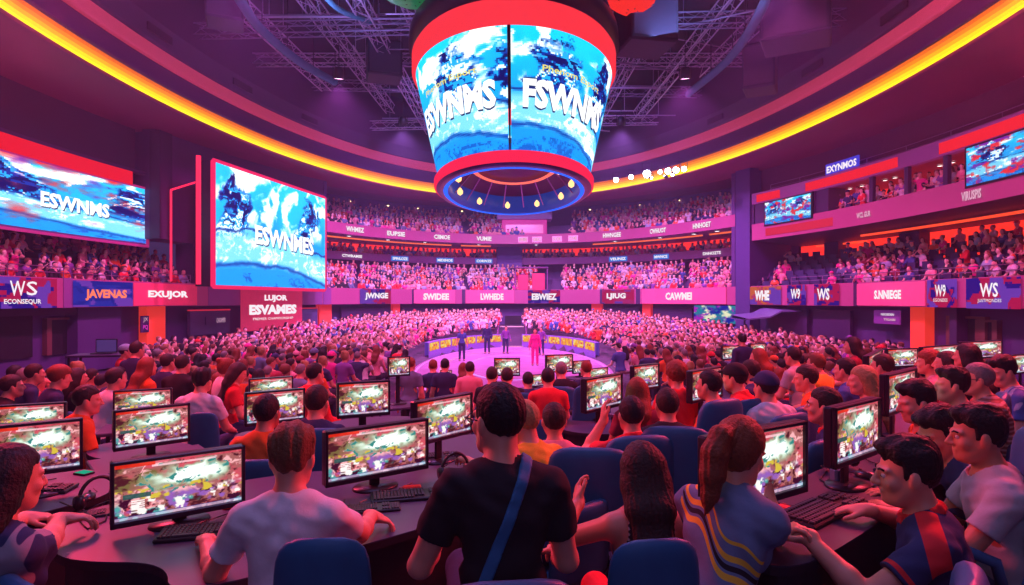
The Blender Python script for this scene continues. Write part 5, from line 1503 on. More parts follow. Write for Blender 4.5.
# phones, sticky note, red tags
def slabthing(nm, px_, py_, z, rz, size, body, face, label, cat):
    p_ = pix(px_, py_, z); r_ = empty(nm, (p_.x, p_.y, z), math.radians(rz), label, cat)
    b = MB(); b.box((0, 0, size[2] / 2), size, bev=.003); b.build('case', body, r_)
    b = MB(); b.box((0, 0, size[2] + .001), (size[0] * .86, size[1] * .86, .0015)); b.build('display' if face.name.startswith('phone') else 'cover', face, r_)
PH = glow('phone_teal', (.02, .55, .50), .8)
slabthing('phone', 437, 494, ZA, 12, (.075, .085, .012), M_BLACK, PH, 'small turquoise glowing phone right of the centre left keyboard', 'phone')
slabthing('phone', 84, 474, .92, -20, (.10, .07, .012), M_BLACK, glow('phone_green', (.02, .5, .30), .7), 'small green glowing phone at the end of the left edge keyboard', 'phone')
slabthing('phone', 829, 499, ZC, 30, (.07, .06, .012), M_BLACK, PH, 'small turquoise glowing phone above the large lower right keyboard', 'phone')
slabthing('notebook', 412, 488, ZA, 14, (.10, .045, .010), mat('red_card', (.75, .04, .03), .6), MATS['red_card'], 'small red card behind the centre left keyboard', 'notebook')
slabthing('notebook', 785, 508, ZC, 30, (.06, .06, .010), MATS['red_card'], MATS['red_card'], 'small red card at the corner of the large lower right keyboard', 'notebook')
slabthing('notebook', 233, 508, ZA, 14, (.09, .05, .010), MATS['red_card'], MATS['red_card'], 'small red card under the right corner of the largest monitor', 'notebook')
slabthing('sticky_note', 181, 528, ZA, 10, (.07, .06, .003), mat('paper_lilac', (.6, .5, .65), .7), MATS['paper_lilac'], 'pale paper note on the desk edge below the largest monitor', 'note')
def small_box(px_, py_, z, size, m, label, lens=True, rz=0.3):
    p_ = pix(px_, py_, z); r_ = empty('desk_camera', (p_.x, p_.y, z), rz, label, 'camera')
    b = MB(); b.box((0, 0, size[2] / 2), size, bev=.01); b.build('case', m, r_)
    b = MB(); b.lathe([(.001, .004), (.012, .002), (.014, -.004)], n=12); b.v = [(x, -size[1] / 2 - z_ * .5, size[2] * .6 + y) for x, y, z_ in b.v]; b.build('lens', mat('lens_dark', (.02, .02, .04), .1), r_)
small_box(838, 482, ZC, (.075, .05, .075), mat('box_bluegrey', (.12, .22, .34), .4), 'small blue grey box camera between the lower right monitors')
small_box(446, 478, ZA, (.07, .05, .06), M_BLACK, 'small black box on the curved desk beside the black shirt man')

# chairs
for a in [(322, 535, 1.78, 4, 'blue chair back directly behind the white shirt man', .62),
          (590, 446, 3.3, -4, 'blue chair of the short haired person in the pink shirt'),
          (655, 536, 1.80, 8, 'blue chair back at the bottom centre behind the tank top woman', .62),
          (960, 574, 1.6, 50, 'blue chair back cut by the bottom right corner'),
          (1035, 428, 2.55, 62, 'blue chair behind the grey shirt man at the right edge'),
          (676, 425, 3.85, -10, 'tall blue chair behind the man in the black shirt at centre'),
          (640, 434, 3.75, 12, 'blue chair behind the red shirt player with raised hand'),
          (722, 398, 4.5, 30, 'dark blue chair of the man in profile at centre right'),
          (750, 398, 4.9, 30, 'dark blue chair of the red polo spectator'),
          (790, 412, 4.6, 30, 'dark blue chair behind the white shirt man in a cap'),
          (806, 404, 5.0, 35, 'dark blue chair of the orange shirt man'),
          (846, 402, 4.6, 30, 'dark blue chair beside the masked woman'),
          (870, 396, 4.8, 40, 'dark blue chair of the masked woman'),
          (318, 427, 4.0, 4, 'dark blue chair behind the navy shirt player'),
          (262, 458, 3.7, 4, 'dark chair behind the orange shirt player', .85),
          (203, 412, 5.8, 4, 'chair behind the pale shirt man at the left', .62),
          (592, 384, 7.4, 4, 'dark chair right of the red shirt man in the middle'),
          (520, 392, 7.4, -6, 'dark chair left of the red shirt man in the middle'),
          (30, 578, 2.0, -30, 'blue chair edge under the long haired woman at the left'),
          (1000, 392, 4.6, 55, 'blue chair behind the patterned shirt man at the right'),
          (560, 386, 8.0, 0, 'dark chair of the balding man in the dark jacket'),
          (826, 436, 3.6, 35, 'blue chair of the navy clad boy beside the upright monitor')]:
    chair(*a)
# ------------------------------------------------------------------ shirt details
def verts_local(me):
    v = np.zeros(len(me.vertices) * 3, 'f'); me.vertices.foreach_get('co', v); return v.reshape(-1, 3)
def face_arrays(me):
    v = verts_local(me); q = np.zeros(len(me.loops), 'i'); me.loops.foreach_get('vertex_index', q); q = q.reshape(-1, 4)
    return v, q, v[q].mean(1)
def paint(me, layers):
    """layers: [(signed field per vertex, colour)] - cloth colour changes where the field is positive"""
    base = me.materials[0]; m = base.copy(); me.materials[0] = m; nt = m.node_tree; b = nt.nodes['Principled BSDF']
    src = b.inputs['Base Color'].links[0].from_socket
    for i, (f, col) in enumerate(layers):
        nm = 'print_%d' % i; at = me.attributes.new(nm, 'FLOAT', 'POINT'); at.data.foreach_set('value', np.asarray(f, 'f'))
        an = nt.nodes.new('ShaderNodeAttribute'); an.attribute_name = nm
        mp = nt.nodes.new('ShaderNodeMapRange'); mp.inputs['From Min'].default_value = -.0008; mp.inputs['From Max'].default_value = .0008
        nt.links.new(an.outputs['Fac'], mp.inputs['Value'])
        mx = nt.nodes.new('ShaderNodeMix'); mx.data_type = 'RGBA'; nt.links.new(mp.outputs['Result'], mx.inputs[0]); nt.links.new(src, mx.inputs[6]); mx.inputs[7].default_value = (*col, 1)
        src = mx.outputs[2]
    nt.links.new(src, b.inputs['Base Color'])
def body_coords(c, info):
    d = c - info['H']; return d @ info['lat'], d @ info['fw'], d @ info['u']
def patch_stripes(me, info):
    v = verts_local(me); l, f, u = body_coords(v, info)
    k = u + l * .9 + .025 * np.sin(l * 38); back = np.minimum(.02 - f, l + .16)
    st = np.maximum.reduce([.011 - np.abs(k - .30), .010 - np.abs(k - .36), .006 - np.abs(k - .41)])
    paint(me, [(np.minimum(.009 - np.abs(k - .33), back), SHIRTS['black']), (np.minimum(st, back), SHIRTS['yellow'])])
def patch_redshoulder(me, info):
    v = verts_local(me); l, f, u = body_coords(v, info); fs = []
    for sd in (-1, 1):
        e, w = info['arms'][sd]; S = info['Sh'][sd]; a = unit(e - S); d = v - S; t = d @ a
        n_ = unit(np.cross(a, info['fw'])); up_ = n_ if n_ @ (info['u'] + info['lat'] * sd) > 0 else -n_
        side = np.minimum(.034 - np.abs(d @ info['fw']), d @ up_ + .01)        # stripe over the shoulder and down the sleeve
        fs.append(np.minimum(side, l * sd - .075))
        fs.append(np.minimum(.009 - np.abs(t - .150), .11 - np.linalg.norm(d - a * .15, axis=1)))
    paint(me, [(np.maximum.reduce(fs), SHIRTS['red'])])
def patch_prints(col, sc=26, th=.55, seed=2):
    def f_(me, info):
        c = verts_local(me); paint(me, [((fbm(c[:, 0] + c[:, 1] * .7, c[:, 2], sc, seed, 2) - th) * .1, col)])
    return f_
def patch_diamonds(me, info):
    c = verts_local(me); a = np.sin((c[:, 0] + c[:, 2]) * 150); b_ = np.sin((c[:, 0] - c[:, 2]) * 150)
    paint(me, [((a * b_ - .35) * .01, (.36, .34, .38))])
def patch_hstripes(me, info):
    v = verts_local(me); paint(me, [((np.sin(v[:, 2] * 190) - .2) * .01, (.45, .30, .28))])

def W(px, py, z): p = pix(px, py, z); return (p.x, p.y, p.z, 'w')
def WD(px, py, D): p = atD(px, py, D); return (p.x, p.y, p.z, 'w')
NV = .0058
P_ = []
def add(*a, **k):
    r, i = person(*a, **k); AVOID.append((r.location.x, r.location.y, .42)); P_.append((r, i)); return r, i
# 1 white tee
add(292, 424, 2.25, 8, 'seated man with short brown hair in a white tee shirt reaching over the desk', lean=.10, head=(-.10, .12), hair='quiff', haircol='brown', vox=NV, near=True, top=('tee', 'white'),
    handL=W(206, 541, ZA + .06), handR=W(372, 516, ZA + .075), fat=.98, dirR=(.9, .35, -.45), curl=.28, elbowR=(.3, -.2, -.9), elbowL=(-.05, -.45, -.9), dirL=(-.35, .9, -.1), seed=1, s=.95)
# 2 black tee with strap
r_, i_ = add(501, 381, 2.02, 6, 'large man in a black tee and glasses with a blue shoulder strap, from behind', lean=.06, head=(.55, .05), hair='short', haircol='black', vox=NV, near=True, glasses=True,
    top=('tee', 'black'), fat=1.0, s=.98, handL=(-.20, .30, .90), handR=(.24, .32, .80), elbowL=(-.45, -.4, -.8), elbowR=(.2, -.4, -.9), bag=True, seed=2, curl=.5)
# 3 tank top woman
add(641, 439, 2.48, 6, 'woman with long dark hair in a patterned sleeveless top, seen from behind', lean=.14, head=(.05, .15), hair='long', hairlen=.32, haircol='dark', vox=NV, near=True, female=True, s=.95,
    top=('tank', 'black'), tone='tan', handL=(-.20, .40, .83), handR=(.16, .30, .70), patch=patch_diamonds, dirL=(.1, .8, .6), palmL=(-1, 0, .2), seed=3, elbowL=(-.8, -.4, -.6), pants='red')
# 4 ponytail woman
add(740, 418, 2.20, -46, 'auburn ponytail woman in a blue grey tee with yellow stripes, head on her hand', lean=.42, head=(-.10, .42), hair='pony', haircol='auburn', vox=NV, near=True, female=True, s=1.0,
    top=('tee', 'denim'), handR=WD(760, 462, 2.38), elbowR=(.0, .3, -1.), dirR=(-.1, .1, 1), palmR=(1, .2, 0), handL=W(775, 535, ZC + .05), elbowL=(-.7, -.2, -.8), patch=patch_stripes, seed=4, curl=.6)
# 5 red collar man
add(908, 437, 2.22, 62, 'black haired man in a navy shirt with red collar typing with both hands', lean=.20, head=(.12, .10), hair='quiff', haircol='black', vox=NV, near=True,
    top=('polo', 'navy'), collarcol='red', handL=W(806, 536, ZC + .06), handR=W(868, 510, ZC + .055), dirL=(-.1, 1, -.12), dirR=(.1, 1, -.12), patch=patch_redshoulder, seed=5, curl=.22, elbowL=(-.45, -.35, -.7), elbowR=(.9, -.1, -.35))
# 6 grey tee man
add(978, 405, 2.62, 66, 'man with black hair in a pale grey tee shirt looking left at the right edge', lean=.12, head=(.05, .08), hair='quiff', haircol='black', vox=.007, near=True, top=('tee', 'grey'),
    handL=(-.1, .42, .80), handR=(.16, .40, .80), fat=1.08, seed=6, tone='tan')
# 7 leaning boy
add(940, 408, 3.0, 70, 'boy in a dark navy tee bending down over his keyboard at the right', lean=.62, head=(.35, .40), hair='quiff', haircol='black', vox=.007, near=True, top=('tee', 'navy'), handL=(.0, .55, .74), handR=(.14, .42, .78), seed=7)
# 8 long haired woman at left edge
add(10, 447, 2.20, -16, 'long haired woman in a patterned dark tee at the left photo edge', lean=.16, head=(-.15, .12), hair='long', hairlen=.26, haircol='black', vox=.007, near=True, female=True, s=1.04,
    top=('tee', 'navy'), handR=W(78, 504, ZA + .05), handL=W(40, 512, ZA + .03), dirR=(.5, .8, -.1), dirL=(.6, .7, -.1), patch=patch_prints((.30, .28, .34), 9, .53), seed=8, pants='denim')
MV = .010
# middle distance players
mid = [
 (917, 380, 3.65, 72, 'boy with black hair in an orange shirt, profile to the left beside the upright monitor', dict(top=('tee', 'orange'), hair='quiff', haircol='black', lean=.3, head=(.1, .2))),
 (952, 367, 4.3, 68, 'dark haired man in a light blue tee at the right, behind the orange shirt boy', dict(top=('tee', 'lightblue'), hair='quiff', haircol='black', lean=.18)),
 (977, 362, 4.5, 66, 'heavy man with glasses in a brown striped tee at the right', dict(top=('tee', 'brown'), hair='short', haircol='grey', lean=.2, fat=1.15, glasses=True, patch=patch_hstripes)),
 (1003, 355, 5.0, 60, 'dark haired man in a blue patterned shirt near the right edge looking down', dict(top=('tee', 'blue'), hair='quiff', haircol='black', lean=.3, head=(.4, .3), patch=patch_prints((.3, .4, .6), 14, .55))),
 (966, 342, 5.6, 30, 'person with long black hair in dark clothes among the right players', dict(top=('long', 'black'), hair='long', haircol='black', female=True)),
 (946, 350, 5.8, 50, 'long haired person in a maroon top behind the light blue shirt man', dict(top=('tee', 'maroon'), hair='long', haircol='dark', female=True)),
 (928, 350, 6.2, 55, 'person with reddish hair in a pink tee by the far right monitors', dict(top=('tee', 'pink'), hair='curly', haircol='auburn')),
 (882, 353, 5.9, 40, 'man in a pink tee with dark hair beside the narrow upright monitor', dict(top=('tee', 'pink'), hair='short', haircol='dark')),
 (862, 364, 4.9, 52, 'fair haired woman wearing a face mask and pale scarf', dict(top=('long', 'pink'), hair='long', haircol='blond', female=True, lean=.12, head=(.3, .1))),
 (824, 386, 3.95, 58, 'dark haired boy in a navy and red jersey looking left toward the lower right monitor', dict(top=('polo', 'navy'), collarcol='red', hair='short', haircol='dark', lean=.1, near=True, patch=patch_redshoulder)),
 (806, 364, 5.5, 48, 'man in an orange tee leaning on his arm at centre right', dict(top=('tee', 'orange'), hair='short', haircol='dark', lean=.3, head=(.3, .1))),
 (766, 371, 4.9, 20, 'man in a white tee wearing a dark cap, seen from behind', dict(top=('tee', 'white'), hair='cap', haircol='black', capcol='navy', lean=.12, fat=1.05)),
 (735, 363, 5.3, 50, 'man in a red polo and dark cap looking left at centre right', dict(top=('polo', 'red'), hair='cap', capcol='black', haircol='black', lean=.12)),
 (709, 369, 4.9, 48, 'man with cropped hair in a salmon tee, profile to the left', dict(top=('tee', 'orange'), hair='short', haircol='black', lean=.1, near=True)),
 (676, 361, 5.6, 10, 'person with red tinted hair in a red tee standing tall at centre', dict(top=('tee', 'red'), hair='curly', haircol='auburn', lean=.04)),
 (667, 387, 4.35, 0, 'man in a black tee with cropped hair seated at centre', dict(top=('tee', 'black'), hair='short', haircol='dark', lean=.08, fat=1.1)),
 (631, 395, 4.0, 8, 'black haired player in a red polo raising his left hand', dict(top=('polo', 'red'), hair='short', haircol='black', lean=.15, handL=(-.12, .34, 1.05), dirL=(0, .2, 1), palmL=(-1, 0, 0))),
 (637, 376, 5.3, -5, 'person with straight auburn hair between the two middle monitors', dict(top=('tee', 'maroon'), hair='long', haircol='auburn', female=True, hairlen=.12)),
 (554, 403, 4.0, 4, 'short haired person in a pale pink top seated in the middle, seen from behind', dict(top=('tee', 'pink'), hair='short', haircol='dark', lean=.06, female=True)),
 (524, 408, 3.5, 40, 'fair haired player in a yellow tee half hidden by the black shirt man, reaching left', dict(top=('tee', 'yellow'), hair='short', haircol='blond', lean=.35, handL=W(452, 459, .95), head=(.2, .25))),
 (548, 367, 7.3, 0, 'black haired man in a bright red tee in the middle, seen from behind', dict(top=('tee', 'red'), hair='short', haircol='black', lean=.05, fat=1.1)),
 (561, 361, 8.6, 10, 'balding man in a dark jacket just beyond the red shirt man', dict(top=('long', 'black'), hair='short', haircol='grey', lean=.1)),
 (586, 360, 9.0, 20, 'man in a navy jacket left of the turned middle monitor', dict(top=('long', 'navy'), hair='short', haircol='auburn', lean=.12)),
 (492, 366, 8.4, -5, 'dark haired person in black before the stage, left of two', dict(top=('tee', 'black'), hair='short', haircol='dark')),
 (507, 367, 8.1, 5, 'dark haired person in black before the stage, right of two', dict(top=('tee', 'black'), hair='short', haircol='dark', fat=1.1)),
 (528, 372, 8.8, 0, 'small person in navy seated just left of the red shirt man', dict(top=('tee', 'navy'), hair='short', haircol='black')),
 (267, 393, 4.05, -6, 'player in an orange tee with black hair in front of his monitor', dict(top=('tee', 'orange'), hair='short', haircol='black', lean=.08, tone='tan')),
 (317, 384, 4.35, -4, 'broad player in a navy tee, seen from behind at centre left', dict(top=('tee', 'navy'), hair='short', haircol='dark', lean=.08, fat=1.12)),
 (315, 362, 6.6, -30, 'person in a red long sleeved top with elbows out behind the navy shirt player', dict(top=('long', 'red'), hair='short', haircol='black', lean=.25)),
 (87, 384, 5.0, -40, 'man with cropped hair in a bright orange tee at the left', dict(top=('tee', 'orange'), hair='short', haircol='dark', lean=.2, head=(-.3, .1), fat=1.1)),
 (202, 368, 6.1, -4, 'dark haired man in a pale tee seated at the left, seen from behind', dict(top=('tee', 'white'), hair='quiff', haircol='black', lean=.05, fat=1.1)),
 (116, 367, 6.6, -30, 'man in a pale pink shirt behind the small left monitor', dict(top=('long', 'white'), hair='short', haircol='dark', lean=.2)),
 (183, 354, 7.6, -10, 'tall man in a charcoal shirt with his back to the camera at the left', dict(top=('tee', 'black'), hair='short', haircol='dark', fat=1.1)),
 (168, 353, 8.2, -20, 'person in a navy jacket left of the charcoal shirt man', dict(top=('long', 'navy'), hair='short', haircol='dark')),
 (227, 357, 7.6, -50, 'woman in a pale tee in profile near the left crowd edge', dict(top=('tee', 'white'), hair='bun', haircol='auburn', female=True)),
 (238, 363, 7.2, -60, 'woman in a red dress looking at her hands beside the pale tee woman', dict(top=('tee', 'red'), hair='long', haircol='dark', female=True, head=(0, .4))),
 (35, 363, 7.4, -40, 'man in a navy shirt leaning forward at the far left', dict(top=('tee', 'navy'), hair='short', haircol='dark', lean=.25)),
 (12, 374, 6.4, -45, 'person in dark clothes with a red lit face at the far left', dict(top=('long', 'black'), hair='short', haircol='dark', lean=.2)),
 (60, 365, 6.5, -40, 'person with auburn hair in a dark blue top at the left', dict(top=('long', 'navy'), hair='curly', haircol='auburn', lean=.3, head=(0, .2))),
 (78, 367, 7.3, -40, 'person in a black jacket behind the orange shirt man at the left', dict(top=('long', 'black'), hair='long', haircol='dark', female=True)),
 (148, 356, 7.4, -25, 'person with a patterned orange top at the left crowd edge', dict(top=('long', 'orange'), hair='long', haircol='auburn', female=True, lean=.25)),
 (793, 346, 7.6, 30, 'man in a grey tee seated behind the white shirt man in the cap', dict(top=('tee', 'grey'), hair='short', haircol='black')),
 (758, 347, 7.8, 40, 'person in an orange red hooded top at centre right', dict(top=('long', 'red'), hair='long', haircol='auburn', female=True)),
 (750, 359, 6.4, 45, 'person in navy between the two capped men', dict(top=('tee', 'navy'), hair='short', haircol='dark')),
 (845, 357, 6.1, 40, 'person in a blue tee beyond the masked woman', dict(top=('tee', 'blue'), hair='short', haircol='black')),
 (852, 336, 8.3, 50, 'woman with long black hair in a wine top at the right', dict(top=('tee', 'maroon'), hair='long', haircol='black', female=True)),
 (745, 430, 3.6, 30, 'person in red mostly hidden behind the ponytail woman', dict(top=('tee', 'red'), hair='short', haircol='dark')),
 (816, 352, 6.9, 35, 'person with brown hair in a yellow tee beside the orange shirt man', dict(top=('tee', 'yellow'), hair='short', haircol='brown')),
]
mid = [m_ for m_ in mid if 'mostly hidden behind' not in m_[4]]
for i, (px_, ty, D, yw, lab, kw) in enumerate(mid):
    add(px_, ty, D, yw, lab, vox=(.0085 if D < 4.6 else .0105 if D < 6.5 else .014), fingers=D < 5.5, seed=20 + i, **kw)
# standing staff
for i, (px_, ty, D, yw, lab, kw) in enumerate([
  (411, 357, 10.8, -10, 'tall standing staff member in a blue grey shirt, leftmost of the standing group', dict(top=('tee', 'denim'), hair='short', haircol='auburn')),
  (433, 359, 11.4, 10, 'standing person in dark navy with a backpack strap, second in the standing group', dict(top=('tee', 'navy'), hair='short', haircol='auburn')),
  (445, 358, 11.0, 0, 'standing person in a dark navy shirt with hands lowered, third in the standing group', dict(top=('tee', 'navy'), hair='short', haircol='black')),
  (470, 361, 10.4, -5, 'standing person in a dusty pink shirt, seen from behind before the stage', dict(top=('long', 'pink'), hair='short', haircol='dark')),
  (463, 362, 12.0, 15, 'standing woman with long hair behind the dusty pink shirt', dict(top=('long', 'maroon'), hair='long', haircol='auburn', female=True)),
  (137, 341, 8.8, -20, 'standing man in a navy jacket by the left crowd edge', dict(top=('long', 'navy'), hair='short', haircol='dark', fat=1.1)),
  (126, 344, 10.5, -60, 'standing person in a red top with a pale cap by the laptop table', dict(top=('long', 'red'), hair='cap', capcol='lightblue')),
  (742, 333, 11.5, 10, 'tall standing person in a dark violet suit at the right of the crowd', dict(top=('long', 'navy'), hair='short', haircol='black'))]):
    add(px_, ty, D, yw, lab, sit=False, vox=.014, fingers=False, lean=.03, seed=80 + i, pants='black', **kw)
# people on the stage
for i, (px_, ty, D, yw, lab, kw) in enumerate([
  (535, 341, 27, 180, 'performer in a bright magenta dress standing alone on the stage', dict(top=('long', 'magenta'), pants='magenta', female=True, hair='long', haircol='black')),
  (487, 333, 33.0, 170, 'standing figure in dark blue beside the left stage barrier', dict(top=('long', 'navy'), hair='short')),
  (541, 344, 32, 150, 'figure in violet kneeling behind the magenta performer', dict(top=('long', 'purple'), hair='short', s=.9)),
  (506, 341, 33, 200, 'small stage hand in a grey violet shirt left of the stairs', dict(top=('long', 'purple'), hair='short', s=.9)),
  (462, 345, 29, 190, 'stage hand in a blue shirt at the left of the stage', dict(top=('tee', 'blue'), hair='short', s=.95))]):
    p_ = (px_ - CX) / FPX * D; zt_ = -.94 + 1.68 * kw.get('s', 1)
    add(px_, HY + (CAMZ - zt_) * FPX / D, D, yw, lab, sit=False, vox=.022, fingers=False, lean=.02, seed=90 + i, **kw)
# a low-backed chair for every seated player who has none yet
taken = [(o.location.x, o.location.y) for o in COL.objects if o.name.startswith('gaming_chair')]
for r, i in P_:
    if r.get('category') != 'person' or i['H'][2] > .8: continue
    x, y, z = r.location
    if any((x - a) ** 2 + (y - b_) ** 2 < .32 ** 2 for a, b_ in taken): continue
    zs = max(.6, min(.95, (i['H'][2] - .10) / .47)); sc = .85
    if y > 3.2: zs = min(zs, .85)
    place(CH0, (x, y, z), r.rotation_euler.z, ' '.join(('chair of the ' + r['label']).split()[:16]), 'chair', 'blue upholstered gaming chairs', (sc, sc, zs)); taken.append((x, y))
# ------------------------------------------------------------------ the crowd
def info_mat(name, rough=.85):
    m = bpy.data.materials.new(name); m.use_nodes = True; nt = m.node_tree; b = nt.nodes['Principled BSDF']; b.inputs['Roughness'].default_value = rough
    oi = nt.nodes.new('ShaderNodeObjectInfo'); nt.links.new(oi.outputs['Color'], b.inputs['Base Color']); return m
M_CSHIRT = info_mat('crowd_shirt')
def combine(parts, order):
    P, Q, MI = [], [], []; n = 0
    for k, (nm, mi) in enumerate(order):
        if nm not in parts: continue
        p, q = parts[nm]; P.append(p); Q.append(q + n); MI.append(np.full(len(q), mi)); n += len(p)
    return np.concatenate(P), np.concatenate(Q), np.concatenate(MI)
ORD = [('body', 0), ('shirt', 1), ('collar', 1), ('hair', 2), ('cap', 1), ('trousers', 3), ('shoe', 3)]
VAR = []
vr = [dict(hair='short', haircol='dark'), dict(hair='long', haircol='auburn', female=True, hairlen=.2), dict(hair='short', haircol='black', fat=1.12, top=('long', 'x')), dict(hair='curly', haircol='brown', handL=(-.1, .25, .85), handR=(.12, .28, .88)),
      dict(hair='bun', haircol='blond', female=True), dict(hair='cap', haircol='dark', top=('tee', 'x')), dict(hair='long', haircol='black', female=True, head=(.5, .1), hairlen=.2), dict(hair='short', haircol='brown', head=(-.5, .15), lean=.3),
      dict(hair='short', haircol='grey', handL=(-.14, .2, .75), handR=(.10, .22, 1.15))]
HN = ['dark haired', 'long auburn haired', 'heavy black haired', 'curly haired', 'fair haired', 'cap wearing', 'long black haired', 'brown haired', 'grey haired one hand up']
for i, kw in enumerate(vr):
    kw.setdefault('top', ('tee', 'x')); kw.setdefault('lean', .1)
    parts, _ = human(hips=.52, vox=.024, fingers=False, seed=i, **{k: v for k, v in kw.items() if k != 'haircol'})
    p, q, mi = combine(parts, ORD)
    me = np_mesh('spectator', p, q, [skin('light' if i % 3 else 'tan'), M_CSHIRT, hairm(kw['haircol']), mat('crowd_trousers', (.03, .03, .06), .8, var=0)], mi)
    VAR.append(me)
SHN = ['white', 'pink', 'navy', 'red', 'magenta', 'purple', 'orange', 'navy', 'black', 'blue', 'denim', 'maroon', 'red', 'black']
crng = random.Random(12)
seats = []       # (x, y, z, facing, row index)
for j in range(40):
    rx, ry = 5.25 + .74 * j, 11.6 + .74 * j
    per = PI * (3 * (rx + ry) - math.sqrt((3 * rx + ry) * (rx + 3 * ry))); n = int(per / .50)
    for k in range(n):
        a = 2 * PI * (k + .5 * (j % 2) + crng.uniform(-.15, .15)) / n
        x, y = rx * math.sin(a), 27 + ry * math.cos(a)
        if y < 7.6: continue
        e = math.sqrt((x / (EX - .9)) ** 2 + ((y - EC) / (EY - .9)) ** 2)
        if e > .985: continue
        if abs(x) < .95 and y > 36: continue                    # stairs
        if y < 17.5 and abs(x) < 3.6: continue                  # players in front of the stage
        if y < 9 and -4.9 < x < 7.0: continue
        if y < 11.0 and -3.4 < x < 2.6: continue
        px_ = CX + x / y * FPX
        if px_ < -60 or px_ > 1090: continue
        if px_ < 128 and y > 10.5: continue                     # bare floor by the left doors
        if px_ > 905 and y > 13.5: continue
        if crng.random() < .07: continue
        if any((x - ax) ** 2 + (y - ay) ** 2 < r * r for ax, ay, r in AVOID): continue
        # keep clear sight lines to the manually placed monitors of the middle row
        seats.append((x, y, F(x, y), math.atan2(-(0 - x), 27 - y) , j))
seats.sort(key=lambda s_: s_[1])
N_IND = 235
ordw = ['first', 'second', 'third', 'fourth', 'fifth', 'sixth', 'seventh', 'eighth', 'ninth', 'tenth', 'eleventh', 'twelfth', 'thirteenth', 'fourteenth', 'fifteenth', 'sixteenth', 'seventeenth', 'eighteenth', 'nineteenth', 'twentieth']
def ow(k): return ordw[k] if k < 20 else ('twenty ' + ordw[k - 20] if k < 39 else 'far ' + ordw[k % 20])
inframe = [s_ for s_ in seats if 0 <= CX + s_[0] / s_[1] * FPX <= 1024]
ind = inframe[:N_IND]; rest = inframe[N_IND:]
rows = {}
for s_ in ind: rows.setdefault((s_[0] > 0, s_[4]), []).append(s_)
sides = {False: sorted({k[1] for k in rows if not k[0]}), True: sorted({k[1] for k in rows if k[0]})}
for (right, j), L in rows.items():
    L.sort(key=lambda s_: (s_[0] if right else -s_[0], s_[1])); rw = sides[right].index(j)
    for kk, (x, y, z, th, _) in enumerate(L):
        v_ = crng.randrange(len(VAR)); cn = crng.choice(SHN)
        o = link('spectator', VAR[v_]); o.location = (x, y, z); o.rotation_euler = (0, 0, th + crng.uniform(-.3, .3)); sc = crng.uniform(.93, 1.05); o.scale = (sc, sc, sc)
        c_ = SHIRTS[cn]; o.color = (*c_, 1)
        tag(o, '%s spectator in %s, seat %s, %s row of the %s crowd' % (HN[v_], {'lightblue': 'light blue'}.get(cn, cn), ow(kk), ow(rw), 'right' if right else 'left'), 'person', 'spectators seated on the arena floor')
# everyone else: one crowd
LV = []
for i, kw in enumerate(vr):
    kk = {k: v for k, v in kw.items() if k != 'haircol'}
    parts, _ = human(hips=.52, vox=.046, fingers=False, seed=i, legs=False, **kk)
    p, q, mi = combine(parts, ORD); LV.append((p, q, mi, HAIRC[kw['haircol']]))
spots = [(x, y, z - .0, th) for x, y, z, th, _ in rest]
for (t0, t1, d0, z0, rws, dd, dz, fill) in STANDS:
    for r in range(rws):
        d = d0 + (r + .45) * dd; z = z0 + r * dz
        L = abs(t1 - t0) * math.hypot(EX + d, 1) * 1.25; n = int(L / .46)
        # aisles
        for k in range(n):
            t = t0 + (t1 - t0) * (k + .5) / n + crng.uniform(-.003, .003)
            P0 = EP(t, d, z)
            if P0.y < 4: continue
            px_ = CX + P0.x / P0.y * FPX
            if px_ < -40 or px_ > 1064: continue
            ff = fill
            if fill < .5:      # the half empty right stand
                n_ = math.sin(px_ * .045) + math.sin(px_ * .021 + 1); ff = .30 + .32 * n_
                if px_ < 800: ff = max(ff, .5)
            if int(px_ / 55) % 2 == 0 and abs((px_ % 55) - 27) < 2.2: continue
            if crng.random() > ff: continue
            if z0 > 6 and abs(px_ - 548) < 24: continue
            if z0 < 3 and abs(px_ - 551) < 12: continue
            spots.append((P0.x, P0.y, z - .05, math.atan2(P0.x, EC + 4 - P0.y)))
# balcony guests
for px_ in list(range(828, 966, 5)) + list(range(831, 962, 9)):
    d = crng.uniform(.35, 1.4); t = T(px_, d); P0 = EP(t, d, 5.9)
    if crng.random() < .8: spots.append((P0.x, P0.y, 5.85 + crng.uniform(-.1, .25), math.atan2(P0.x, EC - P0.y)))
PV, PQ, PC = [], [], []; n = 0
MSH = SHN + ['white', 'pink', 'pink', 'magenta', 'white', 'purple', 'lightblue']
for (x, y, z, th) in spots:
    p, q, mi, hc_ = LV[crng.randrange(len(LV))]
    th += crng.uniform(-.35, .35); s_ = crng.uniform(.92, 1.08); c, s2 = math.cos(th) * s_, math.sin(th) * s_
    P0 = np.stack([p[:, 0] * c - p[:, 1] * s2 + x, p[:, 0] * s2 + p[:, 1] * c + y, p[:, 2] * s_ + z], 1)
    sh = SHIRTS[crng.choice(MSH)]; sk = crng.choice([(.80, .50, .40), (.66, .38, .28), (.85, .60, .50)])
    tab = np.array([sk, sh, hc_, (.03, .03, .06)], 'f')
    PV.append(P0); PQ.append(q + n); PC.append(tab[mi]); n += len(p)
PV = np.concatenate(PV); PQ = np.concatenate(PQ); PC = np.concatenate(PC)
me = np_mesh('crowd', PV, PQ, [attr_mat('crowd_clothes', .8)])
at = me.color_attributes.new('col', 'FLOAT_COLOR', 'CORNER')
c4 = np.concatenate([PC, np.ones((len(PC), 1), 'f')], 1); at.data.foreach_set('color', np.repeat(c4, 4, 0).astype('f').ravel())
o = link('crowd', me); tag(o, 'dense far crowd filling the arena floor beyond the nearest rows and all the stands', 'crowd', None, 'stuff')
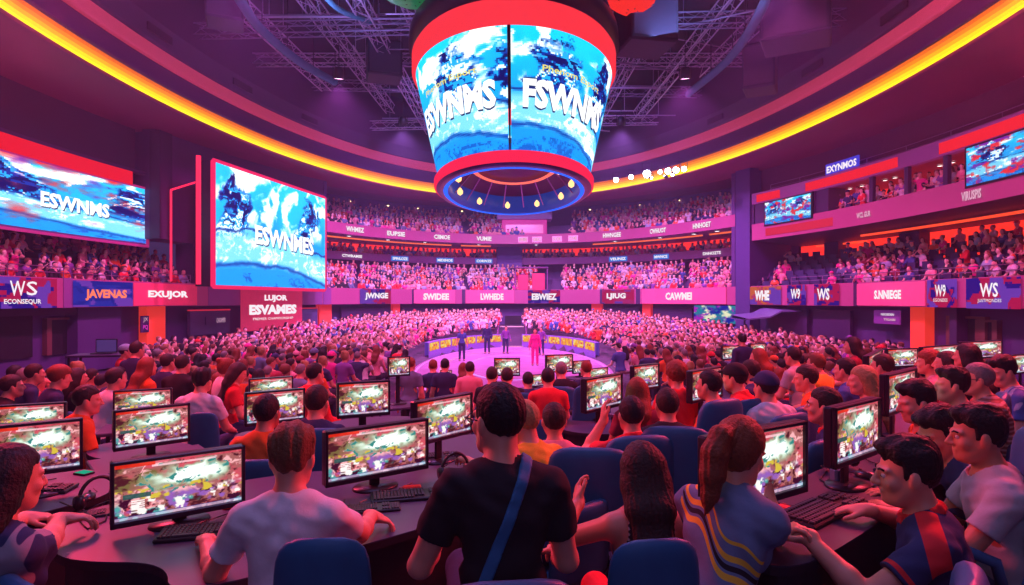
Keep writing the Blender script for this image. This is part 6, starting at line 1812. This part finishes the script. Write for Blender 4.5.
print('CROWD individuals', len(ind), 'mass', len(spots), 'faces', len(PQ))
# dark seats of the half empty right stand and between the crowd
b = MB()
for (t0, t1, d0, z0, rws, dd, dz, fill) in STANDS:
    if fill > .5: continue
    for r in range(rws):
        d = d0 + (r + .45) * dd; z = z0 + r * dz; n = int(abs(t1 - t0) * 18 / .5)
        for k in range(n):
            t = t0 + (t1 - t0) * (k + .5) / n; P0 = EP(t, d, z)
            px_ = CX + P0.x / max(.1, P0.y) * FPX
            if P0.y < 8 or px_ > 1060: continue
            rz = math.atan2(P0.x, EC + 4 - P0.y)
            b.box(P0 + Vector((0, 0, .42)), (.44, .42, .07), rz); b.box(P0 + Vector((math.sin(rz) * .2, -math.cos(rz) * .2, .68)), (.44, .07, .5), rz)
o = b.build('stadium_seats', mat('seat_navy', (.035, .035, .12), .5)); tag(o, 'rows of dark folding seats in the half empty right stand', 'seats', None, 'stuff')
# small table with laptop by the left doors
r_ = empty('laptop_table', (atD(106, 360, 13).x, 13, F(-8.8, 13)), .2, 'dark table by the left doors carrying an open laptop', 'table')
zt_ = atD(106, 355, 13).z - r_.location.z
b = MB(); b.box((0, 0, zt_), (1.3, .6, .05), bev=.01); b.build('tabletop', M_DARKP, r_)
for sx in (-1, 1):
    for sy in (-1, 1): b = MB(); b.tube([(sx * .6, sy * .25, 0), (sx * .6, sy * .25, zt_)], .025, 6); b.build('leg', M_BLACK, r_)
l_ = empty('laptop', (r_.location.x - .05, 13, r_.location.z + zt_ + .03), .25, 'open dark laptop on the table by the left doors', 'laptop')
b = MB(); b.box((0, 0, .01), (.42, .28, .02), bev=.004); b.build('base', M_BLACK, l_); b = MB(); b.box((0, .16, .16), (.42, .02, .30), bev=.004); b.build('lid', M_BLACK, l_)
b = MB(); b.box((0, .147, .16), (.38, .004, .26)); b.build('screen', mat('laptop_screen', (.03, .02, .08), .2, emit=(.1, .05, .25), es=.5), l_)
# ------------------------------------------------------------------ haze in the far half of the hall
m = bpy.data.materials.new('stage_haze'); m.use_nodes = True; nt = m.node_tree; nt.nodes.clear()
o_ = nt.nodes.new('ShaderNodeOutputMaterial'); vs2 = nt.nodes.new('ShaderNodeVolumePrincipled')
vs2.inputs['Color'].default_value = (.5, .58, 1, 1); vs2.inputs['Density'].default_value = .0027; vs2.inputs['Anisotropy'].default_value = .35
nt.links.new(vs2.outputs[0], o_.inputs['Volume'])
b = MB(); n = 48
Pz = [(16.0 * math.sin(2 * PI * k / n), 20 + 26.4 * math.cos(2 * PI * k / n)) for k in range(n)][::-1]
b.prism(Pz, -.95, 12.6); o = b.build('stage_haze', m); tag(o, 'thin violet stage haze hanging in the arena', 'haze', None, 'stuff')
